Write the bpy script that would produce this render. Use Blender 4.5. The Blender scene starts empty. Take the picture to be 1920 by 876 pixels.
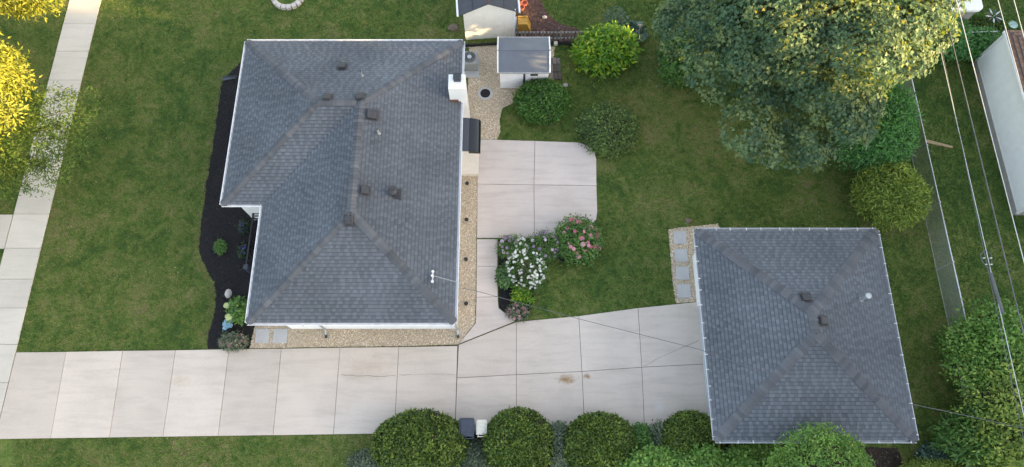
import bpy, math, random
import numpy as np
from mathutils import Vector, Matrix, Quaternion
random.seed(7)
rng = np.random.default_rng(11)
R_ = math.radians

# ------------------------------------------------------------ camera, sky, sun, exposure
scene = bpy.context.scene
col = scene.collection
CAM_H, TILT, FPX = 28.5, R_(19.5), 1280.0
cam_d = bpy.data.cameras.new('camera'); cam_d.sensor_width = 36.0
cam_d.lens = 36.0 * FPX / 1920.0
cam_d.clip_start = 0.5; cam_d.clip_end = 2000
cam = bpy.data.objects.new('camera', cam_d); col.objects.link(cam)
cam.location = (0, 0, CAM_H); cam.rotation_euler = (TILT, 0, 0)
scene.camera = cam

SUN_EL = 13.0
SUN_AZ = -16.0                       # degrees from +X, counter-clockwise
sun_vec = Vector((math.cos(R_(SUN_EL)) * math.cos(R_(SUN_AZ)), math.cos(R_(SUN_EL)) * math.sin(R_(SUN_AZ)), math.sin(R_(SUN_EL))))
world = bpy.data.worlds.new('World'); scene.world = world; world.use_nodes = True
wn = world.node_tree; wn.nodes.clear()
sky = wn.nodes.new('ShaderNodeTexSky'); sky.sky_type = 'NISHITA'; sky.sun_disc = False
sky.sun_elevation = R_(SUN_EL); sky.sun_rotation = R_(90 - SUN_AZ)
sky.air_density = 1.0; sky.dust_density = 2.0; sky.ozone_density = 0.0; sky.altitude = 200
bg = wn.nodes.new('ShaderNodeBackground'); bg.inputs['Strength'].default_value = 0.15
wo = wn.nodes.new('ShaderNodeOutputWorld')
veil = wn.nodes.new('ShaderNodeMix'); veil.data_type = 'RGBA'; veil.inputs[0].default_value = 0.33   # even pale tint added to the whole sky to soften the low sun
veil.inputs[7].default_value = (1.62, 1.47, 1.36, 1)
wn.links.new(sky.outputs[0], veil.inputs[6]); wn.links.new(veil.outputs[2], bg.inputs[0]); wn.links.new(bg.outputs[0], wo.inputs[0])
sun_d = bpy.data.lights.new('sun', 'SUN'); sun_d.energy = 5.0; sun_d.angle = R_(0.6); sun_d.color = (1.0, 0.69, 0.30)
sun = bpy.data.objects.new('sun', sun_d); col.objects.link(sun)
sun.rotation_euler = (-sun_vec).to_track_quat('-Z', 'Y').to_euler(); sun.location = (40, -10, 30)
scene.view_settings.view_transform = 'Standard'; scene.view_settings.look = 'None'
scene.view_settings.gamma = 1.0; scene.view_settings.use_curve_mapping = False
scene.view_settings.exposure = 2.45

# ------------------------------------------------------------ helpers
_ct, _st = math.cos(TILT), math.sin(TILT)
def g(px, py, z=0.0):
    """measured position in the photograph -> place in metres, for a point at height z"""
    u = px - 960.0; v = 438.0 - py
    s = (z - CAM_H) / (-FPX * _ct + v * _st)
    return Vector((u * s, (v * _ct + FPX * _st) * s, z))
def gxy(px, py, z=0.0):
    p = g(px, py, z); return (p.x, p.y)
ORG = {}
def tag(o, label=None, cat=None, group=None, kind=None):
    if label: o['label'] = label
    if cat: o['category'] = cat
    if group: o['group'] = group
    if kind: o['kind'] = kind
    return o
def thing(name, loc, label, cat, group=None):
    o = bpy.data.objects.new(name, None); col.objects.link(o)
    o.empty_display_size = 0.2
    o.location = loc; ORG[o] = Vector(loc)
    return tag(o, label, cat, group)
def link(name, me, parent=None, origin=None):
    o = bpy.data.objects.new(name, me); col.objects.link(o)
    if parent is not None:
        o.parent = parent; ORG[o] = ORG[parent]
    else:
        o.location = origin if origin is not None else (0, 0, 0); ORG[o] = Vector(o.location)
    return o
class MB:
    def __init__(s): s.v = []; s.f = []; s.t = []
    def poly(s, pts, tint=0.5):
        b = len(s.v); s.v += [tuple(p) for p in pts]; s.f.append(tuple(range(b, b + len(pts)))); s.t.append(tint); return s
    def faces(s, pts, fs, tint=0.5):
        b = len(s.v); s.v += [tuple(p) for p in pts]
        for f in fs: s.f.append(tuple(b + i for i in f)); s.t.append(tint)
        return s
    def box(s, x0, x1, y0, y1, z0, z1, tint=0.5, rot=0.0, c=None, bev=0.0):
        if bev > 0:
            e = bev
            low = [(x0, y0), (x1, y0), (x1, y1), (x0, y1)]
            def ring(d, z): return [(x0 + d, y0 + d, z), (x1 - d, y0 + d, z), (x1 - d, y1 - d, z), (x0 + d, y1 - d, z)]
            P = ring(0, z0) + ring(0, z1 - e) + ring(e, z1)
            fs = [(3, 2, 1, 0), (8, 9, 10, 11)]
            for k in range(2):
                for i in range(4): j = (i + 1) % 4; fs.append((4*k+i, 4*k+j, 4*k+4+j, 4*k+4+i))
        else:
            P = [(x0, y0, z0), (x1, y0, z0), (x1, y1, z0), (x0, y1, z0), (x0, y0, z1), (x1, y0, z1), (x1, y1, z1), (x0, y1, z1)]
            fs = [(3, 2, 1, 0), (4, 5, 6, 7), (0, 1, 5, 4), (1, 2, 6, 5), (2, 3, 7, 6), (3, 0, 4, 7)]
        if rot:
            cx, cy = c if c else ((x0 + x1) / 2, (y0 + y1) / 2); ca, sa = math.cos(rot), math.sin(rot)
            P = [(cx + (x - cx) * ca - (y - cy) * sa, cy + (x - cx) * sa + (y - cy) * ca, z) for x, y, z in P]
        return s.faces(P, fs, tint)
    def prism(s, pts, z0, z1, tint=0.5, bev=0.0):
        n = len(pts); a = sum(pts[i][0] * pts[(i+1) % n][1] - pts[(i+1) % n][0] * pts[i][1] for i in range(n))
        if a < 0: pts = list(pts)[::-1]
        if bev > 0:
            ins = inset(pts, bev)
            P = [(x, y, z0) for x, y in pts] + [(x, y, z1 - bev) for x, y in pts] + [(x, y, z1) for x, y in ins]
            fs = [tuple(range(n - 1, -1, -1)), tuple(range(2 * n, 3 * n))]
            for k in range(2): fs += [(k*n+i, k*n+(i+1) % n, (k+1)*n+(i+1) % n, (k+1)*n+i) for i in range(n)]
        else:
            P = [(x, y, z0) for x, y in pts] + [(x, y, z1) for x, y in pts]
            fs = [tuple(range(n - 1, -1, -1)), tuple(range(n, 2 * n))] + [(i, (i+1) % n, n + (i+1) % n, n + i) for i in range(n)]
        return s.faces(P, fs, tint)
    def tube(s, pts, r, n=6, tint=0.5, caps=True):
        pts = [Vector(p) for p in pts]; rs = r if isinstance(r, (list, tuple)) else [r] * len(pts)
        b = len(s.v); last = None
        for i, p in enumerate(pts):
            d = (pts[min(i+1, len(pts)-1)] - pts[max(i-1, 0)]).normalized()
            if last is None: a = d.orthogonal().normalized()
            else: a = (last - d * last.dot(d)).normalized()
            last = a; c = d.cross(a)
            for k in range(n):
                th = 2 * math.pi * k / n; q = p + (a * math.cos(th) + c * math.sin(th)) * rs[i]; s.v.append(tuple(q))
        for i in range(len(pts) - 1):
            for k in range(n):
                s.f.append((b+i*n+k, b+i*n+(k+1) % n, b+(i+1)*n+(k+1) % n, b+(i+1)*n+k)); s.t.append(tint)
        if caps:
            s.f.append(tuple(b + k for k in range(n-1, -1, -1))); s.t.append(tint)
            s.f.append(tuple(b + (len(pts)-1)*n + k for k in range(n))); s.t.append(tint)
        return s
    def lathe(s, c, prof, n=20, tint=0.5):
        b = len(s.v); cx, cy, cz = c
        for r, z in prof:
            for k in range(n):
                th = 2 * math.pi * k / n; s.v.append((cx + r * math.cos(th), cy + r * math.sin(th), cz + z))
        for i in range(len(prof) - 1):
            for k in range(n):
                s.f.append((b+i*n+k, b+i*n+(k+1) % n, b+(i+1)*n+(k+1) % n, b+(i+1)*n+k)); s.t.append(tint)
        s.f.append(tuple(b + (len(prof)-1)*n + k for k in range(n))); s.t.append(tint)
        return s
    def mesh(s, name, mat, origin=(0, 0, 0), smooth=False):
        me = bpy.data.meshes.new(name); o = Vector(origin)
        me.from_pydata([(x - o.x, y - o.y, z - o.z) for x, y, z in s.v], [], s.f)
        at = me.attributes.new('tint', 'FLOAT', 'FACE'); at.data.foreach_set('value', np.array(s.t, dtype=np.float32))
        me.materials.append(mat)
        if smooth: me.polygons.foreach_set('use_smooth', [True] * len(me.polygons))
        me.update(); return me
    def build(s, name, mat, parent=None, origin=None, smooth=False):
        o = ORG[parent] if parent is not None else Vector(origin if origin is not None else (0, 0, 0))
        return link(name, s.mesh(name, mat, o, smooth), parent, o)
def inset(pts, d):
    n = len(pts); a = sum(pts[i][0] * pts[(i+1) % n][1] - pts[(i+1) % n][0] * pts[i][1] for i in range(n))
    if a < 0: pts = list(pts)[::-1]
    out = []
    for i in range(n):
        p0, p1, p2 = Vector(pts[i-1][:2]), Vector(pts[i][:2]), Vector(pts[(i+1) % n][:2])
        e1 = (p1 - p0).normalized(); e2 = (p2 - p1).normalized()
        n1 = Vector((-e1.y, e1.x)); n2 = Vector((-e2.y, e2.x)); m = n1 + n2
        k = d / max(0.35, (1 + n1.dot(n2)))
        q = p1 + m * k; out.append((q.x, q.y))
    return out
def np_mesh(name, V, F, tint, mat):
    me = bpy.data.meshes.new(name); F = np.asarray(F); k = F.shape[1]
    me.vertices.add(len(V)); me.vertices.foreach_set('co', np.ascontiguousarray(V, dtype=np.float32).ravel())
    me.loops.add(F.size); me.loops.foreach_set('vertex_index', F.astype(np.int32).ravel())
    me.polygons.add(len(F)); me.polygons.foreach_set('loop_start', np.arange(0, F.size, k, dtype=np.int32))
    me.update(calc_edges=True)
    at = me.attributes.new('tint', 'FLOAT', 'FACE'); at.data.foreach_set('value', np.ascontiguousarray(tint, dtype=np.float32))
    me.materials.append(mat); me.validate(); return me
def pip(pts, P):
    x, y = P[:, 0], P[:, 1]; ins = np.zeros(len(P), bool); n = len(pts)
    for i in range(n):
        x0, y0 = pts[i][:2]; x1, y1 = pts[(i+1) % n][:2]
        if y0 == y1: continue
        c = ((y0 > y) != (y1 > y)) & (x < (x1 - x0) * (y - y0) / (y1 - y0) + x0); ins ^= c
    return ins

# ------------------------------------------------------------ materials
def srgb(h):
    c = [int(h[i:i+2], 16) / 255 for i in (0, 2, 4)]
    return tuple(x / 12.92 if x <= 0.04045 else ((x + 0.055) / 1.055) ** 2.4 for x in c)
class NT:
    def __init__(s, name):
        s.m = bpy.data.materials.new(name); s.m.use_nodes = True; s.t = s.m.node_tree; s.t.nodes.clear()
        s.out = s.n('ShaderNodeOutputMaterial')
    def n(s, typ, **kw):
        o = s.t.nodes.new(typ)
        for k, v in kw.items(): setattr(o, k, v)
        return o
    def l(s, a, b): s.t.links.new(a, b)
    def noise(s, vec, scale, detail=4, rough=0.55, dist=0.0):
        o = s.n('ShaderNodeTexNoise'); o.inputs['Scale'].default_value = scale; o.inputs['Detail'].default_value = detail
        o.inputs['Roughness'].default_value = rough; o.inputs['Distortion'].default_value = dist; s.l(vec, o.inputs['Vector']); return o.outputs['Fac']
    def ramp(s, fac, stops):
        o = s.n('ShaderNodeValToRGB'); e = o.color_ramp.elements
        while len(e) > 1: e.remove(e[-1])
        for i, (p, c) in enumerate(stops):
            x = e[0] if i == 0 else e.new(p)
            x.position = p; x.color = (*c, 1) if len(c) == 3 else c
        s.l(fac, o.inputs[0]); return o.outputs[0]
    def math(s, op, a, b=None, clamp=False):
        o = s.n('ShaderNodeMath', operation=op, use_clamp=clamp)
        for i, x in enumerate((a, b)):
            if x is None: continue
            if isinstance(x, (int, float)): o.inputs[i].default_value = x
            else: s.l(x, o.inputs[i])
        return o.outputs[0]
    def mix(s, fac, a, b, mode='MIX'):
        o = s.n('ShaderNodeMix', data_type='RGBA', blend_type=mode)
        for i, x in ((0, fac), (6, a), (7, b)):
            if isinstance(x, (int, float)): o.inputs[i].default_value = x
            elif isinstance(x, tuple): o.inputs[i].default_value = (*x, 1)
            else: s.l(x, o.inputs[i])
        return o.outputs[2]
    def pos(s): return s.n('ShaderNodeNewGeometry').outputs['Position']
    def tint(s): return s.n('ShaderNodeAttribute', attribute_name='tint').outputs['Fac']
    def bsdf(s, color, rough=0.7, spec=0.3, bump=None, bstr=0.3, bdist=0.01, metal=0.0):
        p = s.n('ShaderNodeBsdfPrincipled')
        if isinstance(color, tuple): p.inputs['Base Color'].default_value = (*color, 1)
        else: s.l(color, p.inputs['Base Color'])
        if isinstance(rough, (int, float)): p.inputs['Roughness'].default_value = rough
        else: s.l(rough, p.inputs['Roughness'])
        p.inputs['Specular IOR Level'].default_value = spec; p.inputs['Metallic'].default_value = metal
        if bump is not None:
            b = s.n('ShaderNodeBump'); b.inputs['Strength'].default_value = bstr; b.inputs['Distance'].default_value = bdist
            s.l(bump, b.inputs['Height']); s.l(b.outputs[0], p.inputs['Normal'])
        return p.outputs[0]
    def done(s, sh): s.l(sh, s.out.inputs[0]); return s.m
def plain(name, c, rough=0.6, var=0.15, scale=6.0, spec=0.35, metal=0.0, bump=0.0, bscale=60.0):
    m = NT(name); P = m.pos(); nz = m.noise(P, scale, 5)
    lo = tuple(x * (1 - var) for x in c); hi = tuple(min(1, x * (1 + var)) for x in c)
    cc = m.ramp(nz, [(0.3, lo), (0.7, hi)])
    return m.done(m.bsdf(cc, rough, spec, m.noise(P, bscale, 3) if bump else None, bump, 0.01, metal))
def tinted(name, stops, rough=0.8, spec=0.2, fine=40.0, fvar=0.25, big=0.6, bvar=0.2):
    m = NT(name); P = m.pos(); c = m.ramp(m.tint(), stops)
    f = m.ramp(m.noise(P, fine, 3), [(0.25, (1 - fvar,) * 3), (0.75, (1 + fvar,) * 3)])
    b = m.ramp(m.noise(P, big, 4), [(0.3, (1 - bvar,) * 3), (0.7, (1 + bvar * 0.6,) * 3)])
    c = m.mix(1.0, m.mix(1.0, c, f, 'MULTIPLY'), b, 'MULTIPLY')
    return m.done(m.bsdf(c, rough, spec, m.noise(P, fine * 2, 2), 0.3, 0.004))
def leafmat(name, stops, trans=0.35, rough=0.5, spec=0.35, tcol=None):
    m = NT(name); P = m.pos()
    c = m.ramp(m.tint(), stops)
    b = m.ramp(m.noise(P, 1.3, 3), [(0.3, (0.8,) * 3), (0.7, (1.15,) * 3)])
    c = m.mix(1.0, c, b, 'MULTIPLY')
    d = m.bsdf(c, rough, spec)
    tr = m.n('ShaderNodeBsdfTranslucent'); m.l(m.mix(1.0, c, tcol or (1.5, 1.6, 0.7), 'MULTIPLY'), tr.inputs[0])
    mx = m.n('ShaderNodeMixShader'); mx.inputs[0].default_value = trans
    m.l(d, mx.inputs[1]); m.l(tr.outputs[0], mx.inputs[2])
    return m.done(mx.outputs[0])
def concrete(name, base, stain=(0.34, 0.29, 0.24), spots=(), grey=0.12):
    m = NT(name); P = m.pos(); rnd = m.n('ShaderNodeObjectInfo').outputs['Random']
    c = m.ramp(m.noise(P, 0.55, 6, 0.6), [(0.25, tuple(x * (1 - grey) for x in base)), (0.5, base), (0.8, tuple(min(1, x * 1.08) for x in base))])
    st = m.n('ShaderNodeMapping'); st.inputs['Scale'].default_value = (0.35, 2.2, 1); m.l(P, st.inputs['Vector'])
    s1 = m.ramp(m.noise(st.outputs[0], 1.6, 6, 0.65), [(0.47, (0, 0, 0)), (0.78, (0.42,) * 3)])
    c = m.mix(s1, c, stain)
    c = m.mix(1.0, c, m.ramp(m.noise(P, 22, 4, 0.7), [(0.25, (0.90,) * 3), (0.75, (1.07,) * 3)]), 'MULTIPLY')
    c = m.mix(1.0, c, m.ramp(m.noise(P, 160, 2), [(0.3, (0.93,) * 3), (0.7, (1.05,) * 3)]), 'MULTIPLY')
    c = m.mix(1.0, c, m.ramp(rnd, [(0.0, (0.91,) * 3), (1.0, (1.05,) * 3)]), 'MULTIPLY')
    for (x, y, r, sc, colr, amt) in spots:
        vm = m.n('ShaderNodeVectorMath', operation='SUBTRACT'); m.l(P, vm.inputs[0]); vm.inputs[1].default_value = (x, y, 0.05)
        vs = m.n('ShaderNodeVectorMath', operation='MULTIPLY'); m.l(vm.outputs[0], vs.inputs[0]); vs.inputs[1].default_value = (1 / sc, 1, 0)
        ln = m.n('ShaderNodeVectorMath', operation='LENGTH'); m.l(vs.outputs[0], ln.inputs[0])
        d = m.math('DIVIDE', ln.outputs['Value'], r)
        nn = m.math('MULTIPLY', m.noise(P, 6, 5, 0.7), 1.6)
        k = m.math('SUBTRACT', m.math('SUBTRACT', 1.55, d), nn, True)
        c = m.mix(m.math('MULTIPLY', k, amt, True), c, colr)
    return m.done(m.bsdf(c, 0.85, 0.2, m.noise(P, 120, 4, 0.7), 0.25, 0.004))
def lawnmat(name, blade):
    m = NT(name); P = m.pos()
    big = m.noise(P, 0.2, 5, 0.65, 0.8); mid = m.noise(P, 1.1, 5, 0.7, 0.6); sm = m.noise(P, 4.5, 4, 0.7); fn = m.noise(P, 18, 3, 0.6)
    lush, olive, dry = (0.058, 0.118, 0.026), (0.083, 0.107, 0.027), (0.23, 0.195, 0.095)
    k = m.math('ADD', m.math('MULTIPLY', big, 0.9), m.math('ADD', m.math('MULTIPLY', mid, 1.15), m.math('MULTIPLY', sm, 0.8)))
    k = m.math('ADD', k, -0.83)
    if blade:
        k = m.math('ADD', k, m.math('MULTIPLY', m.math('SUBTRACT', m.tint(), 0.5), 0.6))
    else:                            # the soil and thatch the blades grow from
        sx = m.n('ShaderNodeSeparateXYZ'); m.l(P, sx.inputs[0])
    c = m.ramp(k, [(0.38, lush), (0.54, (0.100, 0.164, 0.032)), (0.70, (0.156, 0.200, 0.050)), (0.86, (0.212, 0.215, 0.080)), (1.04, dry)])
    c = m.mix(1.0, c, m.ramp(fn, [(0.25, (0.55,) * 3), (0.75, (1.45,) * 3)]), 'MULTIPLY')
    if not blade: c = m.mix(0.25, c, (0.050, 0.045, 0.022))
    if blade:
        d = m.bsdf(c, 0.6, 0.25); tr = m.n('ShaderNodeBsdfTranslucent'); m.l(c, tr.inputs[0])
        mx = m.n('ShaderNodeMixShader'); mx.inputs[0].default_value = 0.25; m.l(d, mx.inputs[1]); m.l(tr.outputs[0], mx.inputs[2])
        return m.done(mx.outputs[0])
    return m.done(m.bsdf(c, 0.95, 0.1, m.noise(P, 30, 4), 0.6, 0.03))

rx, ry = gxy(1068, 712)
M = {}
M['lawn'] = lawnmat('lawn_soil', False)
M['grass'] = lawnmat('grass_blade', True)
M['drive'] = concrete('driveway_concrete', (0.575, 0.50, 0.432), spots=[(rx - .1, ry, .30, 2.0, (0.30, 0.20, 0.10), 1.6), (*gxy(1100, 706), .16, 1.6, (0.30, 0.20, 0.10), 1.4), (*gxy(690, 690), .8, 2.2, (0.40, 0.31, 0.22), .5), (*gxy(340, 715), .35, 2.0, (0.44, 0.33, 0.22), .5), (*gxy(1235, 765), .55, .6, (0.55, 0.56, 0.58), .6)])
M['patio'] = concrete('patio_concrete', (0.60, 0.525, 0.472), (0.33, 0.27, 0.24), grey=0.10)
M['walk'] = concrete('sidewalk_concrete', (0.565, 0.52, 0.45), (0.36, 0.36, 0.32), grey=0.08)
M['paver'] = plain('paver_concrete', (0.44, 0.43, 0.42), 0.9, 0.07, 3.0, 0.2, bump=0.2, bscale=90)
M['joint'] = plain('joint_dirt', (0.11, 0.095, 0.075), 0.95, 0.3, 8)
M['mulch'] = plain('black_mulch', (0.022, 0.021, 0.022), 0.95, 0.5, 30, 0.15, bump=0.8, bscale=40)
M['mulch_chip'] = tinted('mulch_chip', [(0, (0.008, 0.008, 0.009)), (0.8, (0.04, 0.037, 0.038)), (1, (0.11, 0.09, 0.07))], 0.9)
M['gravel_bed'] = plain('gravel_bed', (0.42, 0.34, 0.24), 0.95, 0.3, 25, 0.2, bump=0.6)
M['pebble'] = tinted('pebble', [(0, (0.24, 0.17, 0.11)), (0.25, (0.50, 0.38, 0.24)), (0.55, (0.66, 0.55, 0.40)), (0.8, (0.76, 0.70, 0.60)), (1, (0.50, 0.48, 0.46))], 0.75, 0.25)
M['red_soil'] = plain('reddish_soil', (0.13, 0.075, 0.065), 0.95, 0.4, 6, 0.1, bump=0.8, bscale=30)
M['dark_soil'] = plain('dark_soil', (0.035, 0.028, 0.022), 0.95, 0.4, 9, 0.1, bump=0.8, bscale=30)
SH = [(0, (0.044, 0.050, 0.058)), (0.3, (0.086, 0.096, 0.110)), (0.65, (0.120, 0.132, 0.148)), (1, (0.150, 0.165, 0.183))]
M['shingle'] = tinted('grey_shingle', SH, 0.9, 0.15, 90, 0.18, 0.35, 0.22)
M['cap'] = tinted('ridge_cap_shingle', [(0, (0.030, 0.031, 0.034)), (0.15, (0.080, 0.086, 0.096)), (0.5, (0.106, 0.112, 0.122)), (1, (0.134, 0.138, 0.148))], 0.9, 0.15, 90, 0.15)
M['deck'] = plain('roof_deck', (0.07, 0.072, 0.08), 0.95)
M['brown_shingle'] = tinted('brown_shingle', [(0, (0.11, 0.065, 0.045)), (1, (0.26, 0.165, 0.12))], 0.9, 0.15, 60, 0.2)
M['white'] = plain('white_paint', (0.82, 0.82, 0.81), 0.45, 0.04, 2)
M['siding'] = plain('white_siding', (0.82, 0.82, 0.82), 0.5, 0.04, 3)
M['gutter'] = plain('white_gutter', (0.82, 0.82, 0.82), 0.35, 0.10, 5, 0.5)
M['gutter_g'] = plain('grey_gutter', (0.46, 0.48, 0.50), 0.4, 0.12, 5, 0.5)
M['gutter_b'] = plain('gutter_bracket', (0.62, 0.63, 0.64), 0.45, 0.1, 5)
M['cream'] = plain('cream_siding', (0.83, 0.78, 0.70), 0.6, 0.05, 2)
M['creamslab'] = plain('cream_step', (0.68, 0.61, 0.52), 0.8, 0.05, 6)
M['ventmetal'] = plain('dark_vent_metal', (0.045, 0.045, 0.05), 0.55, 0.2, 12, 0.4)
M['black'] = plain('black_metal', (0.012, 0.012, 0.014), 0.4, 0.2, 10, 0.5)
M['flue'] = plain('flue_metal', (0.035, 0.04, 0.05), 0.35, 0.3, 10, 0.5)
M['awning'] = plain('black_gloss_awning', (0.010, 0.010, 0.011), 0.12, 0.1, 8, 0.6)
M['awning2'] = plain('charcoal_awning_trim', (0.05, 0.055, 0.07), 0.35, 0.1, 8, 0.5)
M['pvc'] = plain('white_pipe', (0.72, 0.72, 0.72), 0.4, 0.08, 8)
M['galv'] = plain('galvanised_steel', (0.48, 0.50, 0.52), 0.4, 0.12, 14, 0.5, 0.5)
M['acgrey'] = plain('grey_unit_casing', (0.30, 0.30, 0.285), 0.5, 0.08, 10)
M['door'] = plain('pale_blue_grey_door', (0.42, 0.47, 0.52), 0.5, 0.05, 3)
M['resin'] = plain('white_resin', (0.82, 0.80, 0.81), 0.5, 0.04, 3)
M['resin_roof'] = plain('slate_resin_roof', (0.135, 0.145, 0.165), 0.5, 0.08, 2, 0.4)
M['felt'] = plain('charcoal_roll_roofing', (0.075, 0.078, 0.088), 0.9, 0.12, 3, 0.2, bump=0.2)
M['greywood'] = tinted('weathered_wood', [(0, (0.10, 0.085, 0.075)), (1, (0.24, 0.21, 0.19))], 0.9, 0.15, 30, 0.3)
M['greyrail'] = plain('pale_wood', (0.34, 0.33, 0.32), 0.9, 0.15, 9)
M['binblue'] = plain('dark_blue_plastic', (0.040, 0.050, 0.072), 0.4, 0.12, 5, 0.5)
M['bincream'] = plain('cream_plastic', (0.68, 0.63, 0.53), 0.4, 0.05, 5, 0.5)
M['rock'] = plain('pale_rock', (0.50, 0.46, 0.43), 0.85, 0.15, 7, 0.25, bump=0.5, bscale=20)
M['terracotta'] = plain('faded_red_plastic', (0.36, 0.12, 0.085), 0.6, 0.15, 8)
M['yellow'] = plain('yellow_ochre_plastic', (0.52, 0.30, 0.06), 0.5, 0.08, 6)
M['rubber'] = plain('black_rubber', (0.015, 0.015, 0.015), 0.8, 0.2, 12)
M['brownbox'] = plain('rusty_brown', (0.12, 0.06, 0.04), 0.8, 0.25, 12)
M['bark'] = tinted('bark', [(0, (0.10, 0.075, 0.055)), (1, (0.22, 0.17, 0.13))], 0.9, 0.1, 25, 0.35)
M['twig'] = plain('twig', (0.055, 0.045, 0.03), 0.95, 0.3, 14, 0.1)
M['cable'] = plain('pale_cable', (0.50, 0.51, 0.52), 0.5, 0.1, 3)
M['cable_d'] = plain('dark_cable', (0.10, 0.105, 0.11), 0.6, 0.2, 3)
M['pole'] = plain('pole_wood', (0.16, 0.12, 0.09), 0.9, 0.2, 5)
M['found'] = plain('block_foundation', (0.34, 0.32, 0.30), 0.9, 0.12, 3, bump=0.3)
M['bluepetal'] = plain('pale_blue_petals', (0.24, 0.40, 0.52), 0.6, 0.15, 30)
M['mask'] = plain('dark_glass', (0.02, 0.025, 0.03), 0.1, 0.1, 3, 0.6)
M['handle'] = plain('handle_metal', (0.3, 0.3, 0.31), 0.3, 0.05, 5, 0.5, 0.8)

# ------------------------------------------------------------ ground
EXCL = []                             # outlines where no grass grows
mb = MB(); mb.poly([(-180, -160, 0), (180, -160, 0), (180, 200, 0), (-180, 200, 0)])
tag(mb.build('lawn', M['lawn']), kind='structure')

def paving(name, outline, slabs, mat, top=0.05, gap=0.008, base_z=0.010, names='slab'):
    mb = MB(); mb.prism(outline, -0.05, base_z)
    root = mb.build(name, M['joint'], None, (outline[0][0], outline[0][1], 0)); tag(root, kind='structure')
    ORG[root] = Vector(root.location)
    for s in slabs:
        q = MB(); q.prism(inset(s, gap), 0.0, top + random.uniform(-.003, .003), bev=0.006); q.build(names, mat, root)
    EXCL.append(outline); return root
# sidewalk
SX0, SX1 = -22.27, -20.68
ys_ = [24.3, 22.7] + [g(100, p).y for p in (46, 97)] + [17.9, 16.2, 14.55] + [g(100, p).y for p in (329, 402, 466, 524, 578, 646)] + [3.58, 2.0, 0.4, -1.2, -2.8]
paving('sidewalk', [(SX0, -2.8), (SX1, -2.8), (SX1, 24.3), (SX0, 24.3)], [[(SX0, a), (SX1, a), (SX1, b), (SX0, b)] for b, a in zip(ys_, ys_[1:])], M['walk'])
cy0, cy1 = g(15, 467).y, g(15, 403).y
paving('carriage_walk', [(-25.4, cy0), (SX0 - .02, cy0), (SX0 - .02, cy1), (-25.4, cy1)], [[(-25.4, cy0), (-23.75, cy0), (-23.75, cy1), (-25.4, cy1)], [(-23.75, cy0), (SX0 - .02, cy0), (SX0 - .02, cy1), (-23.75, cy1)]], M['walk'])
# driveway
def xline(p, q, y):
    a, b = g(*p), g(*q); k = (y - a.y) / (b.y - a.y); return (a.x + (b.x - a.x) * k, y)
tops = [(SX1 + .02, g(32, 661).y)] + [gxy(x, y) for x, y in ((125, 660), (231, 658), (330, 657), (430, 655), (528, 654), (638, 652), (748, 651), (858, 649))]
yb_ = lambda x: 1.36 + (x + 20.6) * 0.0135
bots = [(SX1 + .02, yb_(SX1))]
for (tx, ty), bx in zip(tops[1:], (96, 206, 306, 409, 512, 625, 739, 853)):
    b = gxy(bx, 822); bots.append((b[0], yb_(b[0])))
slabs = [[tops[i], bots[i], bots[i+1], tops[i+1]] for i in range(8)]
J = gxy(860, 647); CN = gxy(966, 603)
tp = [J, gxy(968, 604), gxy(1085, 593), gxy(1196, 578), (8.05, g(1308, 566).y)]
md = [gxy(857, 709), gxy(968, 703), gxy(1091, 697), gxy(1203, 689), (8.05, g(1318, 683).y)]
bt = [bots[-1]] + [(xx, yb_(xx)) for xx in (gxy(968, 800)[0], gxy(1096, 800)[0], gxy(1208, 800)[0], 8.05)]
for i in range(4):
    slabs.append([tp[i], md[i], md[i+1], tp[i+1]]); slabs.append([md[i], bt[i], bt[i+1], md[i+1]])
drive_poly = bots[:1] + bots[1:] + bt[1:] + tp[::-1] + tops[::-1][1:]
drive = paving('driveway', drive_poly, slabs, M['drive'], gap=0.008)
def crack(parent, pts, w=0.012, z=0.0545):
    q = MB(); P = []
    for (a, b) in zip(pts, pts[1:]):
        a, b = g(*a), g(*b); n = 6
        for k in range(n): P.append(a.lerp(b, k / n) + Vector((random.uniform(-.02, .02), random.uniform(-.025, .025), 0)))
    P.append(g(*pts[-1])); prev = None
    for p in P:
        ww = w * random.uniform(.4, 1); cur = (Vector((p.x, p.y - ww, z)), Vector((p.x, p.y + ww, z)))
        if prev: q.poly([prev[0], cur[0], cur[1], prev[1]])
        prev = cur
    q.build('crack', M['joint'], parent)
crack(drive, [(641, 703), (680, 706), (742, 705)], 0.008); crack(drive, [(748, 704), (800, 702), (853, 703)], 0.006); crack(drive, [(1206, 688), (1255, 662), (1309, 639)], 0.008)
# walkway from the patio down to the driveway
wl, wr = 894, 933
W0 = [gxy(wl, 449), gxy(wr, 449)]; W1 = [gxy(893.5, 500), gxy(933, 500)]; W2 = [gxy(893, 558), gxy(933.5, 557)]
walk_end = [gxy(892, 606), gxy(861, 645), CN, gxy(935, 578)]
walk_poly = [W0[0], W1[0], W2[0]] + walk_end + [W2[1], W1[1], W0[1]]
paving('walkway', walk_poly, [[W0[0], W1[0], W1[1], W0[1]], [W1[0], W2[0], W2[1], W1[1]], [W2[0], walk_end[0], walk_end[1], walk_end[2], walk_end[3], W2[1]]], M['patio'], gap=0.008)
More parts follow.
